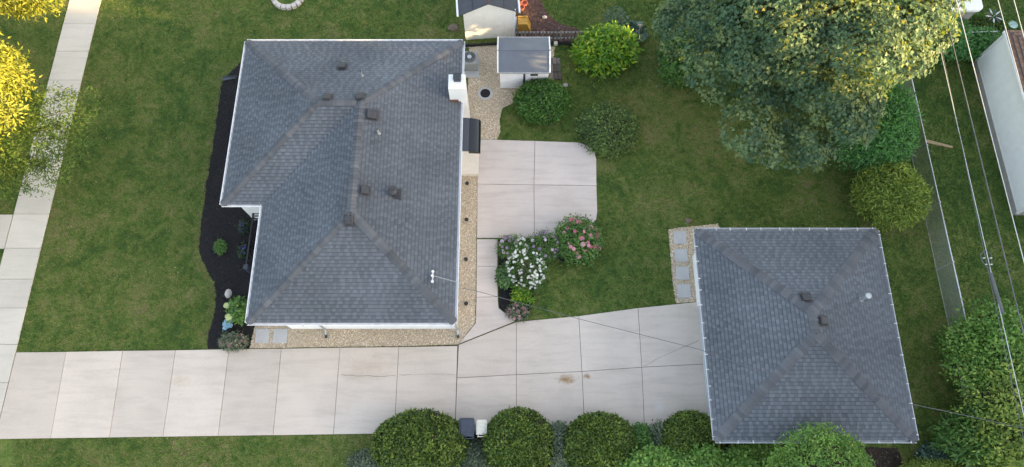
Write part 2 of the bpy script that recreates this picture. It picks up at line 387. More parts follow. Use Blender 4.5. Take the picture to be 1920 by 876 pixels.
# patio
pa = [gxy(897, 262), gxy(1003, 265), gxy(1085, 268), gxy(1104, 274), gxy(1115, 287), gxy(1118, 300), gxy(1118.5, 349), gxy(1120, 398), gxy(1118, 412), gxy(1108, 424), gxy(1090, 430), gxy(1060, 446), gxy(1002, 447), gxy(894, 447), gxy(895.5, 346)]
pc = gxy(1001, 347.5)
paving('patio', pa, [[pa[0], pa[14], pc, pa[1]], [pa[1], pc, pa[6], pa[5], pa[4], pa[3], pa[2]], [pa[14], pa[13], pa[12], pc], [pc, pa[12], pa[11], pa[10], pa[9], pa[8], pa[7], pa[6]]], M['patio'], gap=0.009)

def bed(name, outline, mat, z=0.02, kind='structure'):
    mb = MB(); mb.prism(outline, -0.05, z); o = mb.build(name, mat, None, (outline[0][0], outline[0][1], 0)); tag(o, kind=kind); EXCL.append(outline); return o
def smooth_poly(px, z=0, n=4):
    P = [Vector(gxy(*p)) for p in px]; out = []; N = len(P)
    for i in range(N):
        p0, p1, p2, p3 = P[i-1], P[i], P[(i+1) % N], P[(i+2) % N]
        for k in range(n):
            t = k / n; q = 0.5 * ((2*p1) + (p2-p0)*t + (2*p0-5*p1+4*p2-p3)*t*t + (3*p1-p0-3*p2+p3)*t**3); out.append((q.x, q.y))
    return out
def curve_px(px, n=4):
    P = [Vector(gxy(*p)) for p in px]; P = [P[0]*2 - P[1]] + P + [P[-1]*2 - P[-2]]; out = []
    for i in range(1, len(P) - 2):
        p0, p1, p2, p3 = P[i-1:i+3]
        for k in range(n):
            t = k / n; q = 0.5 * ((2*p1) + (p2-p0)*t + (2*p0-5*p1+4*p2-p3)*t*t + (3*p1-p0-3*p2+p3)*t**3); out.append((q.x, q.y))
    out.append(tuple(P[-2])); return out
HX0, HX1, HX2, HYB, HYS, HYT, HZ, HP = -11.83, -10.16, -2.20, 5.52, 10.41, 18.25, 2.65, 0.37
WX0, WX1, WX2, WYB, WYS, WYT = -11.48, -9.81, -2.31, 5.82, 10.71, 17.95
# mulch bed round the front of the house
front = [(x + random.uniform(-.04, .04), y + random.uniform(-.03, .03)) for x, y in curve_px([(452, 118), (436, 133), (419, 152), (411, 190), (406, 230), (398, 285), (390, 330), (383, 385), (376, 430), (376, 478), (389, 506), (402, 532), (405, 560), (400, 600), (392, 630), (389, 655)], 8)]
mul1 = front + [gxy(468, 653.5), gxy(478, 612), (WX1 + .3, WYB + .35), (WX1 + .3, WYS + .3), (WX0 + .3, WYS + .3), (WX0 + .3, front[0][1])]
bed('mulch_bed', mul1, M['mulch'], 0.03)
side_bed = [gxy(934, 449)] + [gxy(1060, 447.5), gxy(1092, 432), gxy(1110, 426)] + curve_px([(1126, 440), (1130, 465), (1112, 486), (1085, 494), (1052, 489), (1034, 484), (1028, 500), (1012, 532), (1000, 560), (992, 584), (982, 600)]) + [gxy(968, 602), gxy(936, 577)]
bed('mulch_bed', side_bed, M['mulch'], 0.03)
# gravel
grA = [gxy(868, 90), gxy(934, 84), gxy(1040, 88), gxy(1032, 160), gxy(975, 180), gxy(958, 196), gxy(942, 203), gxy(937, 225), gxy(938, 248), gxy(932, 263), gxy(897, 261), gxy(895, 300), (WX2 + .2, g(868, 300).y), (WX2 + .2, g(868, 90).y)]
bed('gravel', grA, M['gravel_bed'], 0.02)
grB = [gxy(897, 318), gxy(893.3, 449), gxy(892.7, 500), gxy(892, 558), gxy(891, 605), gxy(860, 646), gxy(748, 649.5), gxy(638, 650.5), gxy(528, 652.5), gxy(466, 653.5), gxy(478, 612), (WX1 + 1, WYB + .2), (WX2 - .2, WYB + .2), (WX2 - .2, g(868, 318).y)]
bed('gravel', grB, M['gravel_bed'], 0.02)
grC = [gxy(1253, 431), gxy(1275, 427), gxy(1300, 425), gxy(1345, 420), gxy(1352, 432), (8.2, 9.3), (8.2, g(1306, 565).y), gxy(1267, 569), gxy(1260, 520), gxy(1257, 475)]
bed('gravel', grC, M['gravel_bed'], 0.02)
soil = curve_px([(966, 80), (966, 20), (975, -12), (1010, -6), (1022, 18), (1045, 42), (1075, 52), (1098, 62), (1120, 78)])
bed('garden_soil', soil, M['red_soil'], 0.02)
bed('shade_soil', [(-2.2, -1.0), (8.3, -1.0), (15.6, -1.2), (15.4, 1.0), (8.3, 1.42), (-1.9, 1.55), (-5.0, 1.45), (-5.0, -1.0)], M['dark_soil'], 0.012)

def scatter(poly, n, margin=0.0):
    a = np.array([p[:2] for p in poly]); lo, hi = a.min(0), a.max(0); P = rng.uniform(lo, hi, (n, 2)); return P[pip(poly, P)]
def area(poly):
    n = len(poly); return abs(sum(poly[i][0]*poly[(i+1) % n][1] - poly[(i+1) % n][0]*poly[i][1] for i in range(n))) / 2
def rot_batch(n, tilt=0.4):
    a = rng.uniform(0, 2*np.pi, n); ca, sa = np.cos(a), np.sin(a)
    Rz = np.zeros((n, 3, 3)); Rz[:, 0, 0] = ca; Rz[:, 0, 1] = -sa; Rz[:, 1, 0] = sa; Rz[:, 1, 1] = ca; Rz[:, 2, 2] = 1
    b = rng.normal(0, tilt, n); cb, sb = np.cos(b), np.sin(b)
    Rx = np.zeros((n, 3, 3)); Rx[:, 0, 0] = 1; Rx[:, 1, 1] = cb; Rx[:, 1, 2] = -sb; Rx[:, 2, 1] = sb; Rx[:, 2, 2] = cb
    return Rz @ Rx
def scatter_mesh(name, P, z, tmpl, F, scale, mat, tint, tilt=0.4, aniso=(0.7, 1.3)):
    n = len(P); S = scale[:, None, None] * rng.uniform(*aniso, (n, 1, 3)); V = (tmpl[None] * S) @ np.transpose(rot_batch(n, tilt), (0, 2, 1))
    V = V + np.concatenate([P, np.full((n, 1), z)], 1)[:, None, :]; k = len(tmpl)
    FF = (np.asarray(F)[None] + (np.arange(n) * k)[:, None, None]).reshape(-1, len(F[0]))
    me = np_mesh(name, V.reshape(-1, 3), FF, np.repeat(tint, len(F)), mat); return me
OCT = np.array([(1, 0, 0), (-1, 0, 0), (0, .8, 0), (0, -.8, 0), (.35, .3, .55), (-.45, .25, .5), (0, -.45, .55)], float)
OCTF = [(4, 0, 2), (4, 2, 5), (5, 2, 1), (5, 1, 3), (5, 3, 6), (6, 3, 0), (6, 0, 4), (4, 5, 6)]
PV = []
pav_px = [((1262, 434), (1286, 434), (1287, 458), (1263, 458)), ((1264, 467), (1288, 467), (1290, 491), (1265, 491)), ((1267, 500), (1291, 500), (1293, 525), (1267, 525)), ((1269, 533), (1294, 533), (1296, 559), (1270, 559))]
pav_px2 = [((480, 617), (507, 617), (504.5, 644), (478, 644)), ((514, 617), (540, 617), (538.5, 644), (511, 644))]
PVP = [[gxy(*p) for p in q] for q in pav_px + pav_px2]
allp = []
for poly in (grA, grB, grC):
    P = scatter(poly, int(area([tuple(p) for p in poly]) * 0 + (np.ptp([p[0] for p in poly]) * np.ptp([p[1] for p in poly])) * 430))
    for q in PVP: P = P[~pip(q, P)]
    P = P[~pip([(WX0, WYS), (WX1, WYS), (WX1, WYB), (WX2, WYB), (WX2, WYT), (WX0, WYT)], P)]
    allp.append(P)
P = np.concatenate(allp)
tag(link('pebbles', scatter_mesh('pebbles', P, 0.018, OCT, OCTF, rng.uniform(0.018, 0.036, len(P)), M['pebble'], np.clip(rng.normal(.52, .24, len(P)), 0, 1), 0.3)), 'tan and cream river pebbles filling the beds round the house', 'gravel', kind='stuff')
CH = np.array([(-1, -.28, 0), (1, -.22, .05), (1, .22, .12), (-1, .28, .1)], float)
P = np.concatenate([scatter(mul1, 30000), scatter(side_bed, 9000)]); P = P + rng.normal(0, .035, P.shape)
tag(link('mulch_chips', scatter_mesh('mulch_chips', P, 0.036, CH, [(0, 1, 2, 3)], rng.uniform(0.015, 0.045, len(P)), M['mulch_chip'], np.clip(rng.normal(.4, .22, len(P)), 0, 1), 0.35)), 'black shredded bark mulch covering the flower beds', 'mulch', kind='stuff')
P = np.concatenate([scatter(soil, 5000), scatter([(-5, -1), (15.6, -1.2), (15.4, 1.1), (-5, 1.45)], 6000)])
tag(link('leaf_litter', scatter_mesh('leaf_litter', P, 0.028, CH, [(0, 1, 2, 3)], rng.uniform(0.015, 0.05, len(P)), tinted('litter', [(0, (0.03, 0.02, 0.016)), (0.7, (0.11, 0.07, 0.055)), (1, (0.25, 0.19, 0.15))]), np.clip(rng.normal(.5, .25, len(P)), 0, 1), 0.35)), 'brown bark and leaf litter on the bare soil', 'litter', kind='stuff')
steps_l = ['northernmost', 'second', 'third', 'southernmost']
lab = ['square grey paver at the back corner of the garage, farthest from the driveway', 'second square grey paver from the back corner of the garage', 'third square grey paver from the back corner of the garage', 'square grey garage-side paver nearest the driveway', 'square grey paver next to the black mulch by the front corner', 'square grey paver right of its twin in the gravel by the driveway']
for q, lb in zip(PVP, lab):
    mb = MB(); mb.prism(inset(q, .004), 0.0, 0.045, bev=0.008); c = q[0]
    tag(mb.build('paver', M['paver'], None, (c[0], c[1], 0)), lb, 'paver', 'pavers beside the garage' if q in PVP[:4] else 'pavers in the front gravel')

# ------------------------------------------------------------ shingled roofs
EXPO = 0.143
_sh_cache = {}
def seg_geom(w, raised, up=0.155):
    """one shingle tab lying in its own plane: x along the course, y up the slope, z off the deck"""
    h = 0.024 if raised else 0.010; e = 0.004
    m = up * .66; hm = h + (e - h) * .66
    P = [(0, 0, 0), (w, 0, 0), (0, 0, h), (w, 0, h), (0, up, e), (w, up, e), (0, up, -.002), (w, up, -.002), (0, m, hm), (w, m, hm)]
    F = [(2, 3, 9, 8), (8, 9, 5, 4), (0, 1, 3, 2), (0, 2, 8, 4, 6), (1, 7, 5, 9, 3)]
    return P, F
def shingle_plane(field, pts, indiv=None, budget=0, mat='shingle', bias=0.0):
    pts = [Vector(p) for p in pts]; o = pts[0]; d = (pts[1] - pts[0]).normalized()
    n = Vector((0, 0, 0))
    for i in range(len(pts)): n += pts[i].cross(pts[(i+1) % len(pts)])
    n.normalize(); s = n.cross(d).normalized()
    q = [((p - o).dot(d), (p - o).dot(s)) for p in pts]; bmax = max(y for x, y in q); made = 0
    rows = int(bmax / EXPO) + 1
    ph = random.uniform(0, 50)
    for r in range(rows):
        b0 = r * EXPO; bm = min(b0 + EXPO * 0.5, bmax - 1e-3); xs = []
        for i in range(len(q)):
            (x0, y0), (x1, y1) = q[i], q[(i+1) % len(q)]
            if (y0 <= bm) != (y1 <= bm): xs.append(x0 + (x1 - x0) * (bm - y0) / (y1 - y0))
        if len(xs) < 2: continue
        a, e = min(xs), max(xs); a += random.uniform(-.03, 0)
        x = a; raised = random.random() < .5; first = random.uniform(.04, .2); rowt = random.gauss(0, .02)
        while x < e - 0.02:
            w = random.choice((.12, .16, .20, .26) if not raised else (.11, .13, .16, .20)); w = min(w, e - x)
            if x == a: w = min(first, e - x)
            if e - x - w < .05: w = e - x
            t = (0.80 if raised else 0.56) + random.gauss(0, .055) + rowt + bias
            t = min(1, max(0, t)); p0 = o + d * x + s * b0 + n * 0.001
            up = min(0.155, bmax - b0 + .005)
            if indiv is not None and made < budget:
                key = (round(w, 2), raised, round(t * 6) / 6, mat, round(up, 2))
                if key not in _sh_cache:
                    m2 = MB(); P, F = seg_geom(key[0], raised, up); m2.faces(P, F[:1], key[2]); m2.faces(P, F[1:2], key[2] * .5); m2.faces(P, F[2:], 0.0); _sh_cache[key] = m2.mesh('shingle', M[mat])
                ob = bpy.data.objects.new('shingle', _sh_cache[key]); col.objects.link(ob); ob.parent = indiv
                mm = Matrix((d, s, n)).transposed().to_4x4(); mm.translation = p0 - ORG[indiv]; ob.matrix_local = mm; made += 1
            else:
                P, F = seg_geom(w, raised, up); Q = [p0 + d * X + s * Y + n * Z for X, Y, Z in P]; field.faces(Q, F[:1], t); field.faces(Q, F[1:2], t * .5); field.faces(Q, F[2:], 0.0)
            x += w; raised = not raised
    return made
def ridge_caps(parent, p0, p1, n1, n2, step=0.155, half=0.17, mat='cap'):
    p0, p1 = Vector(p0), Vector(p1); e = (p1 - p0).normalized(); L = (p1 - p0).length
    n1, n2 = Vector(n1).normalized(), Vector(n2).normalized(); up = (n1 + n2).normalized()
    u1 = n1.cross(e).normalized(); u2 = n2.cross(e).normalized()
    if (u1 - u2).dot(n1 - n2) < 0: u1 = -u1
    def side(nn, mid):
        u = nn.cross(e).normalized()
        return u if u.dot(nn - up) > 0 or u.dot(Vector((nn.x, nn.y, 0)) - Vector((up.x, up.y, 0))) > 0 else -u
    s1, s2 = side(n1, up), side(n2, up)
    vs = []
    for t in range(5):
        mb = MB(); l = step * 1.25
        for (y, z) in ((0, .034), (l, .016)):
            pass
        P = [s1 * half + n1 * .012, up * .020, s2 * half + n2 * .012, s1 * half + n1 * .034, up * .045, s2 * half + n2 * .034,
             e * l + s1 * half + n1 * .020, e * l + up * .030, e * l + s2 * half + n2 * .020, e * l + s1 * half + n1 * .004, e * l + s2 * half + n2 * .004]
        mb.faces(P, [(3, 4, 7, 6), (4, 5, 8, 7)], .3 + t * .15); mb.faces(P, [(0, 1, 4, 3), (1, 2, 5, 4), (0, 3, 6, 9), (2, 10, 8, 5)], 0.0)
        vs.append(mb.mesh('ridge_cap', M[mat]))
    k = int(L / step)
    for i in range(k):
        ob = bpy.data.objects.new('ridge_cap', random.choice(vs)); col.objects.link(ob); ob.parent = parent
        ob.location = p0 + e * (i * step) - ORG[parent]
def nrm(pts):
    pts = [Vector(p) for p in pts]; n = Vector((0, 0, 0))
    for i in range(len(pts)): n += pts[i].cross(pts[(i+1) % len(pts)])
    return n.normalized()
def gutter(parent, p0, p1, out, mat, w=0.115, h=0.11, name='gutter'):
    """open trough along an eave, p0 -> p1 at the roof edge, out = outward direction"""
    p0, p1, out = Vector(p0), Vector(p1), Vector(out); up = Vector((0, 0, 1)); t = .012
    prof = [(-.01, -.005), (-.01, -h), (w * .75, -h), (w, -.02), (w, 0.0), (w - .022, 0.0), (w - .022, -.02), (w * .7, -h + t), (.004, -h + t), (.004, -.005)]
    mb = MB(); A = [p0 + out * x + up * z for x, z in prof]; B = [p1 + out * x + up * z for x, z in prof]; n = len(prof)
    mb.faces(A + B, [(i, (i+1) % n, n + (i+1) % n, n + i) for i in range(n)] + [tuple(range(n)), tuple(range(2*n-1, n-1, -1))])
    return mb.build(name, mat, parent)
def box_vent(parent, pos, n, up, w=.34, l=.36, h=.12, name='roof_vent', mat='ventmetal'):
    n = Vector(n); up = Vector(up); up = (up - n * up.dot(n)).normalized(); sx = up.cross(n); p = Vector(pos)
    mb = MB()
    def rect(W, L, z, dy=0): return [p + sx * x * W / 2 + up * (y * L / 2 + dy) + n * z for x, y in ((-1, -1), (1, -1), (1, 1), (-1, 1))]
    A, B, C, D = rect(w + .12, l + .16, .022), rect(w + .12, l + .16, .030), rect(w, l, .05), rect(w, l, h)
    E_ = rect(w - .05, l - .05, h + .03)
    P = A + B; mb.faces(P, [(4, 5, 6, 7), (0, 1, 5, 4), (1, 2, 6, 5), (2, 3, 7, 6), (3, 0, 4, 7)])
    P = C + D + E_; fs = [(8, 9, 10, 11), (3, 2, 1, 0)]
    for k in range(2): fs += [(4*k+i, 4*k+(i+1) % 4, 4*k+4+(i+1) % 4, 4*k+4+i) for i in range(4)]
    mb.faces(P, fs); st = rect(w - .12, l - .12, .025) + rect(w - .12, l - .12, .055)
    mb.faces(st, [(i, (i+1) % 4, 4+(i+1) % 4, 4+i) for i in range(4)])
    return mb.build(name, M[mat], parent)
def pipe_vent(parent, pos, h=.36, r=.045, hood=False):
    p = Vector(pos); mb = MB(); mb.tube([p - Vector((0, 0, .1)), p + Vector((0, 0, h))], r, 12, caps=False)
    mb.tube([p + Vector((0, 0, h)), p + Vector((0, 0, h - .15))], r * .8, 12, caps=False)
    mb.lathe(p + Vector((0, 0, -.03)), [(r * 2.2, -.02), (r * 1.8, .03), (r * 1.2, .08), (r * 1.05, .10)], 14)
    if hood: mb.lathe(p + Vector((0, 0, h - .02)), [(r * 1.2, 0), (r * 1.9, .03), (r * 1.9, .10), (r * .5, .17)], 14)
    return mb.build('vent_pipe', M['galv'], parent)

# ------------------------------------------------------------ the house
wB, dA = (HX2 - HX1) / 2, (HYT - HYS) / 2; XM = HX1 + wB
house = thing('house', ((HX0 + HX2) / 2, (HYB + HYT) / 2, 0), 'large single storey white house with an L-shaped grey shingled hip roof', 'house')
mb = MB(); mb.prism([(WX0, WYS), (WX1, WYS), (WX1, WYB + .7), (-9.27, WYB + .7), (-9.27, WYB), (WX2, WYB), (WX2, WYT), (WX0, WYT)], 0.0, HZ + .02)
wall = mb.build('wall', M['siding'], house)
for k in range(19):                   # lapped siding boards on the two sides one sees
    z = 0.16 + k * .132
    q = MB(); q.faces([(-9.27, WYB - .022, z), (WX2, WYB - .022, z), (WX2, WYB - .004, z + .128), (-9.27, WYB - .004, z + .128), (-9.27, WYB, z), (WX2, WYB, z)], [(0, 1, 2, 3), (4, 5, 1, 0)])
    q.build('siding_board', M['siding'], wall)
def zr(d): return HZ + HP * d
A_ = {'T': [(HX2, HYT, HZ), (HX0, HYT, HZ), (HX0+dA, HYT-dA, zr(dA)), (HX1+dA, HYT-dA, zr(dA)), (XM, HYT-wB, zr(wB))],
      'R': [(HX2, HYB, HZ), (HX2, HYT, HZ), (XM, HYT-wB, zr(wB)), (XM, HYB+wB, zr(wB))],
      'B': [(HX1, HYB, HZ), (HX2, HYB, HZ), (XM, HYB+wB, zr(wB))],
      'L1': [(HX1, HYS, HZ), (HX1, HYB, HZ), (XM, HYB+wB, zr(wB)), (XM, HYT-wB, zr(wB)), (HX1+dA, HYS+dA, zr(dA))],
      'L0': [(HX0, HYT, HZ), (HX0, HYS, HZ), (HX0+dA, HYS+dA, zr(dA))],
      'S': [(HX0, HYS, HZ), (HX1, HYS, HZ), (HX1+dA, HYS+dA, zr(dA)), (HX0+dA, HYS+dA, zr(dA))]}
mb = MB()
for k, p in A_.items(): mb.poly(p)
mb.poly([(HX0, HYS, HZ - .03), (HX0, HYT, HZ - .03), (HX2, HYT, HZ - .03), (HX2, HYB, HZ - .03), (HX1, HYB, HZ - .03), (HX1, HYS, HZ - .03)])
roof = mb.build('roof', M['deck'], house)
field = MB()
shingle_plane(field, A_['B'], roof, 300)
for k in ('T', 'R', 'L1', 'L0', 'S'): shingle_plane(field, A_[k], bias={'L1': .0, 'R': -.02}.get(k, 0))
tag(field.build('shingle_field', M['shingle'], roof), kind='stuff')
N_ = {k: nrm(p) for k, p in A_.items()}
ap, bp = (XM, HYB+wB, zr(wB)), (XM, HYT-wB, zr(wB)); wp, wq = (HX0+dA, HYT-dA, zr(dA)), (HX1+dA, HYT-dA, zr(dA))
for a, b, i, j in (((HX0, HYT, HZ), wp, 'T', 'L0'), ((HX0, HYS, HZ), wp, 'L0', 'S'), ((HX2, HYT, HZ), bp, 'T', 'R'), ((HX2, HYB, HZ), ap, 'R', 'B'), ((HX1, HYB, HZ), ap, 'B', 'L1'), (wp, wq, 'T', 'S'), (ap, bp, 'L1', 'R')):
    ridge_caps(roof, a, b, N_[i], N_[j])
# fascia and gutters
mb = MB()
EV = [((HX0, HYT), (HX2, HYT)), ((HX2, HYT), (HX2, HYB)), ((HX2, HYB), (HX1, HYB)), ((HX1, HYB), (HX1, HYS)), ((HX1, HYS), (HX0, HYS)), ((HX0, HYS), (HX0, HYT))]
OUT = [(0, 1, 0), (1, 0, 0), (0, -1, 0), (-1, 0, 0), (0, -1, 0), (-1, 0, 0)]
for (a, b), o in zip(EV, OUT):
    ov = Vector(o) * -.012
    gutter(house, (a[0] + ov.x, a[1] + ov.y, HZ + .004), (b[0] + ov.x, b[1] + ov.y, HZ + .004), o, M['gutter'])
mb.poly([(HX0 - .01, HYS, HZ - .14), (HX0 - .01, HYT, HZ - .14), (HX2 + .01, HYT, HZ - .14), (HX2 + .01, HYB, HZ - .14), (HX1, HYB, HZ - .14), (HX1, HYS, HZ - .14)])
mb.build('soffit', M['white'], house)
def rz(x, y):
    hB = min(x - HX1, HX2 - x, y - HYB, HYT - y); hA = min(x - HX0, HX2 - x, y - HYS, HYT - y); return HZ + HP * max(hA, hB)
def on_roof(px, py):
    z = 3.5
    for _ in range(8): p = g(px, py, z); z = rz(p.x, p.y)
    return Vector((p.x, p.y, z))
for (px, py, pl, up) in ((642, 126, 'T', (0, -1, 0)), (614, 184, 'T', (0, -1, 0)), (676, 183, 'T', (0, -1, 0)), (697, 216, 'R', (-1, 0, 0)), (684, 358, 'R', (-1, 0, 0)), (655, 413, 'B', (0, 1, 0))):
    big = px == 697
    box_vent(house, on_roof(px, py), N_[pl], up, .40 if big else .32, .40 if big else .32)
pipe_vent(house, on_roof(679, 143)); pipe_vent(house, on_roof(710, 250))
p = on_roof(738, 364)                 # dark exhaust hood with a round throat
mb = MB(); mb.box(p.x - .22, p.x + .3, p.y - .2, p.y + .2, p.z - .12, p.z + .02); mb.lathe((p.x, p.y, p.z), [(.13, -.05), (.13, .26), (.18, .27), (.18, .33), (.10, .40)], 14); mb.box(p.x - .1, p.x + .12, p.y + .02, p.y + .17, p.z + .2, p.z + .42)
mb.build('exhaust_hood', M['ventmetal'], house)
# chimney
CX0, CX1, CY0, CY1, CZ = -2.66, -1.96, 15.18, 15.86, 3.75
ch = MB(); ch.box(CX0, CX1, CY0, CY1, 0, CZ, bev=.03)
chim = ch.build('chimney', M['white'], house)
q = MB(); fx, fy = -2.28, 15.62
q.box(fx - .15, fx + .15, fy - .14, fy + .14, CZ - .02, CZ + .12, bev=.01); q.box(fx - .17, fx + .17, fy - .16, fy + .16, CZ + .2, CZ + .25, bev=.02)
for sx in (-1, 1):
    for sy in (-1, 1): q.box(fx + sx * .13 - .012, fx + sx * .13 + .012, fy + sy * .12 - .012, fy + sy * .12 + .012, CZ + .1, CZ + .21)
q.build('flue_cap', M['flue'], chim)
q = MB(); q.box(CX0 - .03, CX0 + .36, CY0 - .09, CY0 - .004, zr(.35) - .1, zr(.45) + .02); q.build('flashing', M['brownbox'], chim)
# service mast on the roof corner
p = on_roof(812, 521); mb = MB(); mb.tube([p - Vector((0, 0, .1)), p + Vector((0, 0, .35))], .025, 8); mb.box(p.x - .04, p.x + .05, p.y - .03, p.y + .03, p.z + .2, p.z + .36)
for s in (-1, 1): mb.lathe((p.x, p.y + s * .2, p.z + .12), [(.03, 0), (.055, .04), (.055, .09), (.02, .12)], 10)
mb.box(p.x - .02, p.x + .02, p.y - .24, p.y + .24, p.z + .12, p.z + .15); mb.build('service_bracket', M['pvc'], house)
# downspouts on the driveway side
for (px, xo) in ((566, .28), (845, .08)):
    q0 = g(px, 612, 2.5); mb = MB()
    mb.tube([(q0.x, HYB - .05, 2.52), (q0.x, HYB - .05, 2.4), (q0.x + xo, WYB - .07, 2.1), (q0.x + xo, WYB - .07, .22), (q0.x + xo + .02, WYB - .28, .10)], .042, 8)
    mb.build('downspout', M['galv'], house)
    mb = MB(); mb.tube([(q0.x + xo + .02, WYB - .26, .10), (q0.x + xo + .02, WYB - .40, .06)], .05, 8); mb.build('downspout_end', M['black'], house)
# side door awning and landing
ay0, ay1, ax0 = 12.98, 14.55, -2.09
ns = 8; mb = MB(); prof = []
for i in range(ns + 1):
    t = i / ns; prof.append((ax0 + .24 + .50 * math.sin(t * math.pi / 2), 2.36 - .16 * (1 - math.cos(t * math.pi / 2)) - .1 * t))
for (a, b) in zip(prof, prof[1:]): mb.faces([(a[0], ay0, a[1]), (a[0], ay1, a[1]), (b[0], ay1, b[1]), (b[0], ay0, b[1])], [(0, 3, 2, 1)])
for y in (ay0, ay1): mb.poly([(prof[0][0], y, 2.12)] + [(a[0], y, a[1]) for a in prof] + [(prof[-1][0], y, prof[-1][1] - .02)])
awn = mb.build('door_awning', M['awning'], house, smooth=False)
mb = MB(); mb.faces([(ax0 - .18, ay0, 2.42), (ax0 - .18, ay1, 2.42), (ax0 + .245, ay1, 2.365), (ax0 + .245, ay0, 2.365), (ax0 - .18, ay0, 2.3), (ax0 + .245, ay0, 2.3), (ax0 - .18, ay1, 2.3), (ax0 + .245, ay1, 2.3)], [(0, 3, 2, 1), (0, 4, 5, 3), (1, 2, 7, 6)]); mb.build('awning_panel', M['awning2'], awn)
mb = MB(); mb.box(WX2 - .01, WX2 + .05, 13.2, 14.2, .3, 2.3); dr = mb.build('door', M['white'], house)
mb = MB(); mb.lathe((WX2 + .07, 13.32, 1.2), [(.03, 0), (.035, .03), (.02, .06)], 10); mb.build('handle', M['handle'], dr)
mb = MB(); mb.box(-2.29, -1.53, 12.86, 14.75, 0, .30, bev=.015); mb.build('door_step', M['creamslab'], house)
# black porch railing on the street side
rl = thing('porch_railing', g(468, 450), 'long black metal railing in the mulch along the front eave', 'railing')
a, b = g(476, 398, .9), g(461, 498, .9); a.x = b.x = (a.x + b.x) / 2
for z in (.9, .12):
    mb = MB(); mb.box(a.x - .03, a.x + .03, b.y, a.y, z - .03, z + .03); mb.build('rail', M['black'], rl)
for k in range(14):
    y = b.y + (a.y - b.y) * k / 13; mb = MB(); mb.box(a.x - .012, a.x + .012, y - .012, y + .012, .12, .88); mb.build('baluster', M['black'], rl)
mb = MB(); mb.box(a.x - .10, a.x + .08, b.y - .16, b.y + .04, .0, .96, bev=.02); mb.build('post', M['binblue'], rl)
for k in range(3): mb = MB(); mb.box(a.x, a.x + .5, a.y - .06 - k * .13, a.y - .02 - k * .13, .86, .90); mb.build('rail', M['black'], rl)
# downspout splash tray at the lawn edge
t0 = thing('splash_tray', g(428, 150), 'dark flat downspout splash tray in mulch at the lawn edge', 'splash tray')
A = [g(419, 145), g(446, 144.5), g(441, 149), g(417.5, 153)]
mb = MB(); mb.prism([(v.x, v.y) for v in A], .03, .055); mb.build('tray', M['binblue'], t0)
for i, j in ((0, 1), (3, 2)):
    d = A[j] - A[i]; mb = MB(); mb.tube([A[i] + Vector((0, 0, .06)), A[j] + Vector((0, 0, .09))], .022, 6); mb.build('tray_lip', M['black'], t0)

# ------------------------------------------------------------ the garage
GX0, GX1, GY0, GY1, GZ, GP = 7.40, 14.70, 1.20, 9.31, 2.60, 0.36
hw = (GX1 - GX0) / 2; gm = GX0 + hw; gz = GZ + GP * hw
garage = thing('garage', (gm, (GY0 + GY1) / 2, 0), 'detached square garage with grey pyramid hip roof at the driveway end', 'garage')
gw0, gw1, gv0, gv1 = 7.95, 14.45, 1.45, 9.06
mb = MB(); mb.box(gw0, gw1, gv0, gv1, 0, GZ + .02); gwall = mb.build('wall', M['siding'], garage)
dy0, dy1 = 1.9, 6.75
gd = MB(); gd.box(gw0 - .02, gw0 + .04, dy0, dy1, .02, 2.15); gdo = gd.build('garage_door', M['door'], garage)
for r in range(4):
    for c in range(8):
        q = MB(); y0 = dy0 + .06 + c * (dy1 - dy0 - .06) / 8; q.box(gw0 - .035, gw0 - .015, y0, y0 + (dy1 - dy0) / 8 - .08, .1 + r * .52, .1 + r * .52 + .42, bev=.01); q.build('door_panel', M['door'], gdo)
for y in (dy0 - .1, dy1):
    q = MB(); q.box(gw0 - .05, gw0 + .02, y, y + .10, 0, 2.2); q.build('door_trim', M['white'], garage)
q = MB(); q.box(gw0 - .06, gw0 + .02, dy1 + .12, gv1 - .02, .02, 2.2, bev=.01); q.build('wall_panel', M['white'], garage)
a, b = (gm, GY0 + hw, gz), (gm, GY1 - hw, gz)
G_ = {'T': [(GX1, GY1, GZ), (GX0, GY1, GZ), b], 'R': [(GX1, GY0, GZ), (GX1, GY1, GZ), b, a], 'B': [(GX0, GY0, GZ), (GX1, GY0, GZ), a], 'L': [(GX0, GY1, GZ), (GX0, GY0, GZ), a, b]}
mb = MB()
for k, p in G_.items(): mb.poly(p)
mb.poly([(GX0, GY0, GZ - .03), (GX0, GY1, GZ - .03), (GX1, GY1, GZ - .03), (GX1, GY0, GZ - .03)])
groof = mb.build('roof', M['deck'], garage); field = MB()
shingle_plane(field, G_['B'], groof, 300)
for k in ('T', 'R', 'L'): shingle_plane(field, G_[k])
tag(field.build('shingle_field', M['shingle'], groof), kind='stuff')
GN = {k: nrm(p) for k, p in G_.items()}
for s, e, i, j in (((GX0, GY1, GZ), b, 'T', 'L'), ((GX1, GY1, GZ), b, 'T', 'R'), ((GX0, GY0, GZ), a, 'L', 'B'), ((GX1, GY0, GZ), a, 'R', 'B'), (a, b, 'L', 'R')):
    ridge_caps(groof, s, e, GN[i], GN[j], half=.19)
GE = [((GX0, GY1), (GX1, GY1), (0, 1, 0)), ((GX1, GY1), (GX1, GY0), (1, 0, 0)), ((GX1, GY0), (GX0, GY0), (0, -1, 0)), ((GX0, GY0), (GX0, GY1), (-1, 0, 0))]
